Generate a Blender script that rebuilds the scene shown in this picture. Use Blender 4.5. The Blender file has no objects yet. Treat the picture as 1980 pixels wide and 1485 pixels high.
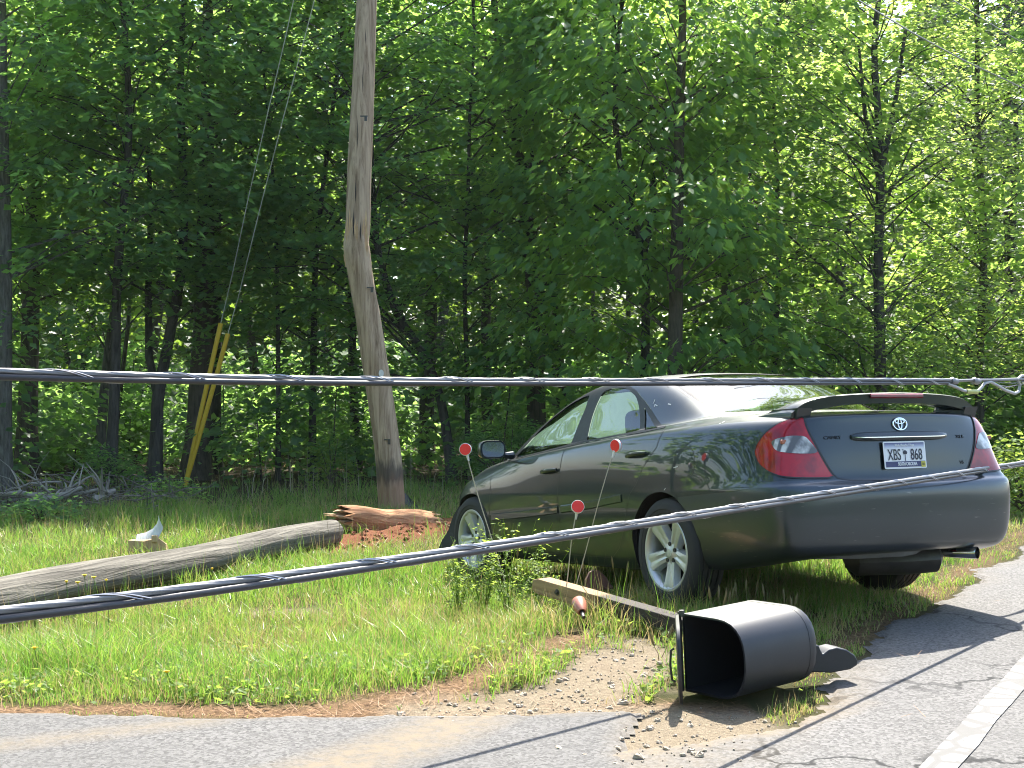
import bpy, math, random
import numpy as np
from mathutils import Vector, Matrix
from mathutils.geometry import delaunay_2d_cdt
from mathutils.bvhtree import BVHTree

# ------------------------------------------------------------------ camera, sky, sun, exposure
SC = bpy.context.scene
COL = SC.collection
HC = 1.36                      # eye height above the road
FPX, HOR = 2620.0, 732.0       # focal length in photo pixels, row of the horizon
cam_d = bpy.data.cameras.new('camera'); cam = bpy.data.objects.new('camera', cam_d); COL.objects.link(cam)
cam_d.sensor_width = 36; cam_d.lens = 36 * FPX / 1980; cam_d.clip_start = .05; cam_d.clip_end = 3000
cam.location = (0, 0, HC); cam.rotation_euler = (math.radians(90 - .2296), 0, 0)
SC.camera = cam
SUN_EL, SUN_AZ = math.radians(53), math.radians(13)
world = bpy.data.worlds.new('World'); SC.world = world; world.use_nodes = True
wn = world.node_tree; wn.nodes.clear()
sky = wn.nodes.new('ShaderNodeTexSky'); sky.sky_type = 'NISHITA'; sky.sun_disc = False
sky.sun_elevation = SUN_EL; sky.sun_rotation = SUN_AZ; sky.altitude = 100; sky.air_density = 1.0; sky.dust_density = 1.6; sky.ozone_density = 1.0
bg = wn.nodes.new('ShaderNodeBackground'); bg.inputs[1].default_value = .145
wo = wn.nodes.new('ShaderNodeOutputWorld')
wn.links.new(sky.outputs[0], bg.inputs[0]); wn.links.new(bg.outputs[0], wo.inputs[0])
sun_d = bpy.data.lights.new('sun', 'SUN'); sun_d.energy = 4.7; sun_d.angle = math.radians(.5); sun_d.color = (1, .95, .86)
sun = bpy.data.objects.new('sun', sun_d); COL.objects.link(sun)
SDIR = Vector((math.cos(SUN_EL) * math.sin(SUN_AZ), math.cos(SUN_EL) * math.cos(SUN_AZ), math.sin(SUN_EL)))
sun.rotation_euler = SDIR.to_track_quat('Z', 'Y').to_euler(); sun.location = SDIR * 60
SC.view_settings.view_transform = 'Standard'; SC.view_settings.look = 'None'
SC.view_settings.exposure = 1.85; SC.view_settings.gamma = 1.0
SC.render.engine = 'CYCLES'
cy = SC.cycles; cy.use_denoising = True; cy.max_bounces = 8; cy.diffuse_bounces = 4; cy.glossy_bounces = 4
cy.transmission_bounces = 6; cy.transparent_max_bounces = 12; cy.caustics_reflective = False; cy.caustics_refractive = False
cy.sample_clamp_indirect = 6; cy.filter_width = 1.05

# ------------------------------------------------------------------ helpers
def px(u, v, d):
    'point at depth d metres behind photo pixel (u, v)'
    return np.array([(u - 990) * d / FPX, d, HC - (v - HOR) * d / FPX])
def smooth(a, b, x):
    t = np.clip((np.asarray(x, float) - a) / (b - a), 0, 1); return t * t * (3 - 2 * t)
def gz(x, y):
    'height of the ground'
    x = np.asarray(x, float); y = np.asarray(y, float)
    e = .87 * (2.44 + .565 * (y - 7.95) - x)
    z = -.2 * smooth(1.35, 2.7, e) * smooth(5.4, 8.5, y)
    z = z + .5 * smooth(24, 60, y) + .02 * np.sin(x * 1.7 + y * .6) * smooth(9, 12, y) * smooth(2.5, 4, e)
    return z
def vn(x, y, seed=0):
    'smooth value noise on the plane, 0..1'
    x = np.asarray(x, float); y = np.asarray(y, float)
    i, j = np.floor(x).astype(np.int64), np.floor(y).astype(np.int64); fx, fy = x - i, y - j
    fx, fy = fx * fx * (3 - 2 * fx), fy * fy * (3 - 2 * fy)
    def h(a, b):
        n = (a * 374761393 + b * 668265263 + seed * 974634777) & 0x7fffffff
        n = ((n ^ (n >> 13)) * 1274126177) & 0x7fffffff
        return ((n ^ (n >> 16)) & 0xffff) / 65535.
    return (h(i, j) * (1 - fx) + h(i + 1, j) * fx) * (1 - fy) + (h(i, j + 1) * (1 - fx) + h(i + 1, j + 1) * fx) * fy
def fbm(x, y, seed=0, o=3):
    return sum(vn(np.asarray(x) * 2**k, np.asarray(y) * 2**k, seed + k) * .5**k for k in range(o)) / sum(.5**k for k in range(o))

def tag(o, label=None, cat=None, group=None, kind=None):
    if label: o['label'] = label
    if cat: o['category'] = cat
    if group: o['group'] = group
    if kind: o['kind'] = kind
    return o
def empty(name, loc=(0, 0, 0), label=None, cat=None, group=None):
    o = bpy.data.objects.new(name, None); COL.objects.link(o); o.location = loc; o.empty_display_size = .1
    return tag(o, label, cat, group)
def link_mesh(name, me, mat, parent=None):
    o = bpy.data.objects.new(name, me); COL.objects.link(o)
    for m in (mat if isinstance(mat, (list, tuple)) else [mat]): me.materials.append(m)
    if parent is not None: o.parent = parent
    return o
def np_mesh(name, V, Fc, smooth_=False, attrs=None):
    'mesh from an (n,3) array and an (m,k) face array'
    V = np.asarray(V, np.float32); Fc = np.asarray(Fc, np.int32); k = Fc.shape[1]
    me = bpy.data.meshes.new(name); me.vertices.add(len(V)); me.vertices.foreach_set('co', V.ravel())
    me.loops.add(Fc.size); me.loops.foreach_set('vertex_index', Fc.ravel())
    me.polygons.add(len(Fc)); me.polygons.foreach_set('loop_start', np.arange(0, Fc.size, k, dtype=np.int32))
    me.polygons.foreach_set('use_smooth', np.full(len(Fc), bool(smooth_)))
    me.update(calc_edges=True)
    for an, (dom, arr) in (attrs or {}).items():
        at = me.attributes.new(an, 'FLOAT', dom); at.data.foreach_set('value', np.asarray(arr, np.float32).ravel())
    return me

class MB:
    'collects shapes into one mesh'
    def __init__(s): s.v, s.f = [], []
    def add(s, v, f):
        b = len(s.v); s.v += [tuple(map(float, p)) for p in v]; s.f += [[b + i for i in q] for q in f]; return s
    def box(s, c, d, rot=None, taper=1.0):
        R = rot if rot is not None else Matrix.Identity(3); c = Vector(c); v = []
        for z in (-1, 1):
            k = taper if z > 0 else 1
            for x, y in ((-1, -1), (1, -1), (1, 1), (-1, 1)): v.append(c + R @ Vector((x * d[0] / 2 * k, y * d[1] / 2 * k, z * d[2] / 2)))
        return s.add(v, [(3, 2, 1, 0), (4, 5, 6, 7), (0, 1, 5, 4), (1, 2, 6, 5), (2, 3, 7, 6), (3, 0, 4, 7)])
    def tube(s, P, r, n=10, cap=True, rfun=None, up=(0.123, .31, 1), twist=0):
        P = [Vector(p) for p in P]; r = r if hasattr(r, '__len__') else [r] * len(P); v = []; f = []; N_ = None
        for i, p in enumerate(P):
            T = (P[min(i + 1, len(P) - 1)] - P[max(i - 1, 0)]).normalized()
            if N_ is None:
                N_ = T.cross(Vector(up)).normalized()
            N_ = (N_ - T * N_.dot(T)).normalized(); B = T.cross(N_)
            for k in range(n):
                a = 2 * math.pi * k / n; q = r[i] * (rfun(a, i) if rfun else 1); a += twist * i
                v.append(p + (N_ * math.cos(a) + B * math.sin(a)) * q)
        for i in range(len(P) - 1):
            for k in range(n):
                a, b = i * n + k, i * n + (k + 1) % n; f.append((a, b, b + n, a + n))
        if cap: f.append(tuple(range(n - 1, -1, -1))); f.append(tuple(range((len(P) - 1) * n, len(P) * n)))
        return s.add(v, f)
    def lathe(s, prof, M=None, n=48, closed=False):
        'prof: (radius, height); axis z of M'
        M = M or Matrix.Identity(4); v = []; f = []; m = len(prof)
        for k in range(n):
            a = 2 * math.pi * k / n
            for r, h in prof: v.append(M @ Vector((r * math.cos(a), r * math.sin(a), h)))
        for k in range(n):
            for i in range(m if closed else m - 1):
                a, b = k * m + i, k * m + (i + 1) % m; c, d = ((k + 1) % n) * m + (i + 1) % m, ((k + 1) % n) * m + i
                f.append((a, d, c, b))
        return s.add(v, f)
    def prism(s, poly, h0, h1, M=None):
        'polygon (x,y) extruded along z of M'
        M = M or Matrix.Identity(4); n = len(poly)
        v = [M @ Vector((x, y, h0)) for x, y in poly] + [M @ Vector((x, y, h1)) for x, y in poly]
        f = [tuple(range(n - 1, -1, -1)), tuple(range(n, 2 * n))] + [(i, (i + 1) % n, n + (i + 1) % n, n + i) for i in range(n)]
        return s.add(v, f)
    def loft(s, secs, cap=True, closed=True):
        n = len(secs[0]); v = [p for q in secs for p in q]; f = []
        for i in range(len(secs) - 1):
            for k in range(n if closed else n - 1): a, b = i * n + k, i * n + (k + 1) % n; f.append((a, b, b + n, a + n))
        if cap: f.append(tuple(range(n - 1, -1, -1))); f.append(tuple(range((len(secs) - 1) * n, len(secs) * n)))
        return s.add(v, f)
    def build(s, name, mat, parent=None, sm=True, bevel=0, ang=40):
        me = bpy.data.meshes.new(name); me.from_pydata(s.v, [], s.f); me.update()
        me.polygons.foreach_set('use_smooth', [bool(sm)] * len(me.polygons))
        if sm: me.set_sharp_from_angle(angle=math.radians(ang))
        o = link_mesh(name, me, mat, parent)
        if bevel:
            b = o.modifiers.new('bevel', 'BEVEL'); b.width = bevel; b.segments = 2; b.limit_method = 'ANGLE'; b.angle_limit = math.radians(35); b.harden_normals = False
        return o

# ------------------------------------------------------------------ materials
class NT:
    def __init__(s, name):
        s.m = bpy.data.materials.new(name); s.m.use_nodes = True; s.t = s.m.node_tree; s.t.nodes.clear()
        s.out = s.t.nodes.new('ShaderNodeOutputMaterial')
    def n(s, typ, **kw):
        nd = s.t.nodes.new(typ)
        for k, v in kw.items():
            if k.startswith('i_'):
                key = k[2:]; key = int(key) if key.isdigit() else key.replace('_', ' ')
                s.set(nd.inputs[key], v)
            else: setattr(nd, k, v)
        return nd
    def set(s, inp, v):
        if hasattr(v, 'links') or isinstance(v, bpy.types.NodeSocket): s.t.links.new(v, inp)
        elif isinstance(v, (tuple, list)) and len(v) == 3 and inp.type == 'RGBA': inp.default_value = (*v, 1)
        else: inp.default_value = v
    def noise(s, scale, detail=3, rough=.55, vec=None, dist=0):
        nd = s.n('ShaderNodeTexNoise', i_Scale=scale, i_Detail=detail, i_Roughness=rough, i_Distortion=dist)
        if vec is not None: s.set(nd.inputs['Vector'], vec)
        return nd.outputs[0]
    def coord(s, which='Object', scale=None):
        c = s.n('ShaderNodeTexCoord').outputs[which]
        if scale is None: return c
        mp = s.n('ShaderNodeMapping'); s.set(mp.inputs['Vector'], c); mp.inputs['Scale'].default_value = scale
        return mp.outputs[0]
    def ramp(s, fac, stops, interp='LINEAR'):
        r = s.n('ShaderNodeValToRGB'); s.set(r.inputs[0], fac); e = r.color_ramp.elements; r.color_ramp.interpolation = interp
        while len(e) > 1: e.remove(e[-1])
        e[0].position = stops[0][0]; c = stops[0][1]; e[0].color = (*c, 1) if hasattr(c, '__len__') else (c, c, c, 1)
        for p, c in stops[1:]: q = e.new(p); q.color = (*c, 1) if hasattr(c, '__len__') else (c, c, c, 1)
        return r.outputs[0]
    def mix(s, fac, a, b, mode='MIX'):
        m = s.n('ShaderNodeMix', data_type='RGBA', blend_type=mode); s.set(m.inputs[0], fac); s.set(m.inputs[6], a); s.set(m.inputs[7], b); return m.outputs[2]
    def math(s, op, a, b=0.0):
        m = s.n('ShaderNodeMath', operation=op); s.set(m.inputs[0], a); s.set(m.inputs[1], b); return m.outputs[0]
    def attr(s, name): return s.n('ShaderNodeAttribute', attribute_name=name).outputs['Fac']
    def bsdf(s, **kw):
        b = s.n('ShaderNodeBsdfPrincipled')
        for k, v in kw.items(): s.set(b.inputs[k.replace('_', ' ')], v)
        return b
    def bump(s, h, strength=.5, dist=.01):
        b = s.n('ShaderNodeBump'); b.inputs['Strength'].default_value = strength; b.inputs['Distance'].default_value = dist; s.set(b.inputs['Height'], h); return b.outputs[0]
    def done(s, sh):
        s.t.links.new(sh.outputs[0] if hasattr(sh, 'outputs') else sh, s.out.inputs[0]); return s.m

def plain(name, col, rough=.6, metal=0, spec=.5, var=.25, scale=30, coat=0, bump=0):
    'one-colour material with a little procedural unevenness'
    t = NT(name); nz = t.noise(scale, 4, .6, t.coord())
    c = t.mix(nz, tuple(x * (1 - var) for x in col), tuple(min(1, x * (1 + var)) for x in col))
    r = t.math('ADD', t.math('MULTIPLY', nz, .25), rough - .12)
    b = t.bsdf(Base_Color=c, Roughness=r, Metallic=metal, Specular_IOR_Level=spec, Coat_Weight=coat)
    if bump: t.set(b.inputs['Normal'], t.bump(nz, .4, bump))
    return t.done(b)

def leaf_mat(name, dark, light, trans, tw=.5, gloss=.5):
    t = NT(name); a = t.attr('tint')
    c = t.mix(a, dark, light); tc = t.mix(a, tuple(x * .75 for x in trans), trans)
    d = t.bsdf(Base_Color=c, Roughness=.50, Specular_IOR_Level=gloss)
    tr = t.n('ShaderNodeBsdfTranslucent'); t.set(tr.inputs[0], tc)
    m = t.n('ShaderNodeMixShader'); m.inputs[0].default_value = tw
    t.t.links.new(d.outputs[0], m.inputs[1]); t.t.links.new(tr.outputs[0], m.inputs[2])
    return t.done(m)

def bark_mat(name, a, b, sc=9):
    t = NT(name); v = t.coord('Object', (1, 1, .18)); nz = t.noise(sc * 2.2, 5, .65, v); w = t.noise(2.2, 3, .5, t.coord())
    c = t.mix(t.ramp(nz, [(.32, 0.), (.66, 1.)]), a, b); c = t.mix(t.math('MULTIPLY', w, .5), c, tuple(x * .6 for x in a))
    return t.done(t.bsdf(Base_Color=c, Roughness=.9, Specular_IOR_Level=.2, Normal=t.bump(nz, .8, .03)))
# ------------------------------------------------------------------ ground, driveway, road
def road_edge(y): return 2.44 + .565 * (y - 7.95)
def m_road(x, y):
    'metres inside the asphalt of the road (negative: outside)'
    n = (fbm(x * 2.3, y * 2.3, 5) - .5) * .34 + (fbm(x * 9.3 + y * 4.1, y * 9.7 - x * 3.7, 9, 4) - .5) * .09
    return .87 * (x - road_edge(y)) + n - .16 * np.exp(-((y - 5.5) / .45)**2) + .55 * smooth(5.35, 4.7, y)
def m_drive(x, y):
    n = (fbm(x * 1.6, y * 1.6, 15) - .5) * .16 + (fbm(x * 8.3 + y * 4.1, y * 10.7 - x * 3.7, 19, 4) - .5) * .07
    a = 5.47 + .05 * np.sin(x * 2) - y + n
    b = .50 - .12 * (5.4 - y) - x + n * .8
    return np.minimum(a, b)
def seg(x, y, P, w):
    'nearness to a polyline, 1 on it, 0 at w'
    d = np.full(np.shape(x), 9e9)
    for (ax, ay), (bx, by) in zip(P[:-1], P[1:]):
        L = (bx - ax)**2 + (by - ay)**2; t = np.clip(((x - ax) * (bx - ax) + (y - ay) * (by - ay)) / L, 0, 1)
        d = np.minimum(d, np.hypot(x - ax - t * (bx - ax), y - ay - t * (by - ay)))
    return np.clip(1 - d / w, 0, 1)
def m_dirt(x, y):
    n = (fbm(x * 2.1, y * 2.1, 33) - .5) * .9 + (vn(x * 14, y * 14, 35) - .5) * .5
    a = seg(x, y, [(-.15, 5.55), (.28, 5.85), (.58, 6.6)], .48); b = seg(x, y, [(.35, 5.5), (.62, 5.25), (.8, 5.4)], .42)
    c = .7 * seg(x, y, [(.62, 7.0), (.85, 6.5)], .38)
    d = np.maximum(.6 * seg(x, y, [(-1.75, 9.0), (-1.35, 9.15)], .42), seg(x, y, [(.55, 5.4), (.5, 4.0)], .5)) + .55 * seg(x, y, [(5.2, 14.6), (4.6, 13.0)], .5)
    return np.clip(np.maximum(np.maximum(a, b), np.maximum(c, d)) * 2.0 + n - .28, 0, 1)
def m_needle(x, y):
    'brown pine straw along the driveway edge'
    n = fbm(x * 2.6, y * 2.6, 51) - .5
    a = np.exp(-((y - 5.56 - .05 * np.sin(3 * x)) / .13)**2) * (x < 1)
    b = seg(x, y, [(-.8, 5.62), (-.35, 5.85), (.12, 6.6), (.36, 7.2)], .32) * .9
    c = np.exp(-((.87 * (x - road_edge(y)) + .16) / .12)**2) * .5 * (y > 6.2)
    return np.clip(np.maximum(np.maximum(a, b), c) * 1.25 + n * .8, 0, 1)
def m_clay(x, y):
    n = (fbm(x * 2.5, y * 2.5, 71) - .5) * .8
    a = seg(x, y, [(-2.25, 12.2), (-1.5, 12.75), (-.75, 13.7), (-.55, 14.6)], .56); b = .55 * seg(x, y, [(-2.5, 11.8), (-2.2, 12.2)], .35)
    return np.clip(np.maximum(a, b) * 1.9 + n - .25, 0, 1)
def clay_h(x, y):
    return .10 * seg(x, y, [(-1.6, 12.95), (-.7, 13.7), (-.5, 14.3)], .6) * (.6 + .8 * vn(x * 7, y * 7, 3))

def sheet(name, xs, ys, mat, zf, keep=None, attrs=None):
    X, Y = np.meshgrid(xs, ys); nx, ny = len(xs), len(ys); x, y = X.ravel(), Y.ravel()
    z = zf(x, y); I = np.arange(nx * ny).reshape(ny, nx)
    Fq = np.stack([I[:-1, :-1], I[:-1, 1:], I[1:, 1:], I[1:, :-1]], -1).reshape(-1, 4)
    V = np.stack([x, y, z], 1)
    if keep is not None:
        k = keep(x, y); Fq = Fq[k[Fq].all(1)]
        used = np.zeros(len(V), bool); used[Fq] = True; mp = np.cumsum(used) - 1; Fq = mp[Fq]; V = V[used]; x, y = x[used], y[used]
    at = {k: ('POINT', f(x, y)) for k, f in (attrs or {}).items()}
    o = link_mesh(name, np_mesh(name, V, Fq, True, at), mat); return o

def grade(a, b, n, p): return a + (b - a) * np.linspace(0, 1, n)**p
t = NT('earth and turf'); co = t.coord()
n1 = t.noise(3, 4, .6, co); n2 = t.noise(55, 4, .7, co); n3 = t.noise(220, 2, .6, co)
turf = t.mix(t.ramp(n1, [(.3, 0.), (.7, 1.)]), (.045, .062, .016), (.105, .105, .032)); turf = t.mix(t.math('MULTIPLY', n2, .8), turf, (.05, .04, .02))
litter = t.mix(n2, (.028, .022, .014), (.085, .062, .04))
sand = t.mix(t.ramp(n2, [(.3, 0.), (.72, 1.)]), (.25, .195, .13), (.44, .36, .25)); sand = t.mix(t.ramp(n3, [(.45, 0.), (.75, .6)]), sand, (.10, .085, .07))
straw = t.mix(t.ramp(n2, [(.35, 0.), (.65, 1.)]), (.10, .055, .03), (.34, .21, .11))
clay = t.mix(n2, (.16, .055, .026), (.33, .135, .066))
c = t.mix(t.attr('wood'), turf, litter); c = t.mix(t.attr('needle'), c, straw); c = t.mix(t.attr('dirt'), c, sand); c = t.mix(t.attr('clay'), c, clay)
M_GROUND = t.done(t.bsdf(Base_Color=c, Roughness=.95, Specular_IOR_Level=.15, Normal=t.bump(t.math('ADD', n2, t.math('MULTIPLY', n3, .5)), .9, .03)))
def m_wood(x, y): return np.clip(smooth(18.0, 20.6, y + 2.4 * (fbm(x * .9, y * .9, 8) - .5) + 3.4 * smooth(-2.2, -4.8, x) - 2.5 * smooth(1, 6, x)), 0, 1)
GA = {'dirt': m_dirt, 'needle': m_needle, 'clay': m_clay, 'wood': lambda x, y: m_wood(x, y)}
def ground_z(x, y):
    d = np.maximum(m_dirt(x, y), m_needle(x, y))
    h = gz(x, y) - .012 + clay_h(x, y) + .018 * (fbm(x * 6, y * 6, 2) - .5) * np.clip(d, .3, 1)
    return np.where((m_road(x, y) > -.12) | (m_drive(x, y) > -.08), np.minimum(h, -.006), h)
xs = np.concatenate([-grade(4.6, 900, 36, 3)[::-1], np.arange(-4.55, 5.2, .04), grade(5.22, 900, 36, 3)])
ys = np.concatenate([-grade(1, 900, 26, 3)[::-1], np.arange(-.5, 4, .5), np.arange(4.1, 15.5, .04), grade(15.6, 30, 60, 1), grade(31, 900, 34, 3)])
tag(sheet('ground', xs, ys, M_GROUND, ground_z, None, GA), kind='structure')

def asphalt(name, dark, light, cracks, sandy):
    t = NT(name); co = t.coord()
    v = t.n('ShaderNodeTexVoronoi', i_Scale=88.); t.set(v.inputs['Vector'], co)
    sp = t.math('ADD', t.math('MULTIPLY', v.outputs['Color'], .55), t.math('MULTIPLY', t.noise(210, 3, .7, co), .5))
    big = t.noise(1.4, 4, .55, co)
    c = t.mix(t.ramp(sp, [(.30, 0.), (.68, 1.)]), dark, light)
    c = t.mix(t.ramp(big, [(.35, 0.), (.75, .5)]), c, tuple(x * .62 for x in light))
    if cracks:
        vv = t.n('ShaderNodeTexVoronoi', feature='DISTANCE_TO_EDGE', i_Scale=.75)
        wob = t.n('ShaderNodeVectorMath', operation='ADD'); t.set(wob.inputs[0], co)
        nz = t.n('ShaderNodeTexNoise', i_Scale=5., i_Detail=4.); t.set(nz.inputs['Vector'], co)
        sc_ = t.n('ShaderNodeVectorMath', operation='SCALE'); t.set(sc_.inputs[0], nz.outputs['Color']); sc_.inputs['Scale'].default_value = .38
        t.set(wob.inputs[1], sc_.outputs[0]); t.set(vv.inputs['Vector'], wob.outputs[0])
        k = t.ramp(vv.outputs['Distance'], [(.0, 1.), (.007, .9), (.012, 0.)]); k = t.math('MULTIPLY', k, t.ramp(t.noise(.9, 2, .5, co), [(.45, 0.), (.55, 1.)]))
        c = t.mix(k, c, (.012, .012, .012))
    sd = t.math('MULTIPLY', t.attr('sand'), t.ramp(t.noise(16, 5, .7, co), [(.3, .25), (.6, 1.)]))
    c = t.mix(sd, c, sandy)
    return t.done(t.bsdf(Base_Color=c, Roughness=.88, Specular_IOR_Level=.3, Normal=t.bump(sp, .7, .006)))
M_ROAD = asphalt('worn road asphalt', (.055, .053, .050), (.155, .149, .142), True, (.17, .135, .09))
M_DRIVE = asphalt('driveway asphalt', (.052, .050, .048), (.142, .137, .131), False, (.165, .133, .092))
g1 = np.concatenate([np.arange(.1, 6.2, .022), grade(6.3, 400, 40, 2.5)]); g2 = np.concatenate([-grade(.1, 400, 24, 3)[::-1], np.arange(.2, 4.3, .3), np.arange(4.3, 13.5, .026), grade(13.6, 500, 60, 2.5)])
def road_right(x, y): return 6.6 - .87 * (x - road_edge(y))
def sand_road(x, y):
    return np.clip(.95 * np.clip(1 - m_road(x, y) / .20, 0, 1) * (.25 + .75 * np.exp(-((y - 5.3) / .6)**2)) + .55 * seg(x, y, [(.5, 4.8), (.8, 5.4)], .5), 0, 1)
def road_z(x, y): return np.where(m_road(x, y) > .02, .004, -.010) + 0 * x
road = sheet('road', g1, g2, M_ROAD, road_z, lambda x, y: (m_road(x, y) > -.03) & (road_right(x, y) > 0), {'sand': sand_road})
tag(road, kind='structure')
def sand_drive(x, y):
    a = seg(x, y, [(-.12, 5.5), (-.36, 5.05), (-.70, 4.6), (-1.2, 4.1)], .24) * 1.4; b = np.clip(1 - m_drive(x, y) / .10, 0, 1) * .5
    c = .7 * seg(x, y, [(-2.1, 4.85), (-1.2, 5.35)], .14)
    return np.clip(np.maximum(np.maximum(a, b), c), 0, 1)
h1 = np.concatenate([-grade(3.6, 60, 30, 2)[::-1], np.arange(-3.55, .75, .025)]); h2 = np.concatenate([-grade(.1, 8, 12, 1)[::-1], np.arange(.2, 4.0, .3), np.arange(4.0, 5.75, .022)])
drive = sheet('driveway', h1, h2, M_DRIVE, lambda x, y: np.where(m_drive(x, y) > .02, .012, -.004) + 0 * x, lambda x, y: (m_drive(x, y) > -.02), {'sand': sand_drive})
tag(drive, kind='structure')
# worn white edge line
t = NT('worn road paint'); co = t.coord(); n1 = t.noise(26, 5, .7, co); n2 = t.noise(4.5, 3, .6, co)
vv = t.n('ShaderNodeTexVoronoi', feature='DISTANCE_TO_EDGE', i_Scale=5.5); t.set(vv.inputs['Vector'], co)
k = t.math('MAXIMUM', t.ramp(t.math('ADD', t.math('MULTIPLY', n1, .6), t.math('MULTIPLY', n2, .4)), [(.42, 1.), (.49, 0.)]), t.ramp(vv.outputs['Distance'], [(0., 1.), (.07, .95), (.10, 0.)]))
c = t.mix(k, t.mix(n1, (.21, .207, .20), (.29, .285, .275)), (.045, .043, .041))
M_LINE = t.done(t.bsdf(Base_Color=c, Roughness=.7, Normal=t.bump(n1, .4, .004)))
mb = MB(); u = np.array([.492, .870]); nrm = np.array([.870, -.492]); p0 = np.array([1.44, 4.74]); v = []; L = list(np.linspace(-14, 2, 40)) + list(np.linspace(2.05, 12, 200)) + list(np.linspace(12.2, 260, 60))
for s_ in L:
    j = (vn(s_ * 9, 1, 3) - .5) * .014; k_ = (vn(s_ * 9, 7, 4) - .5) * .016
    for w in (j, .118 + k_): q = p0 + u * s_ + nrm * w; v.append((q[0], q[1], .009))
mb.add(v, [(2 * i, 2 * i + 1, 2 * i + 3, 2 * i + 2) for i in range(len(L) - 1)])
tag(mb.build('road_marking', M_LINE, sm=False), 'worn white edge line painted on the grey road', 'road marking')
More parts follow.
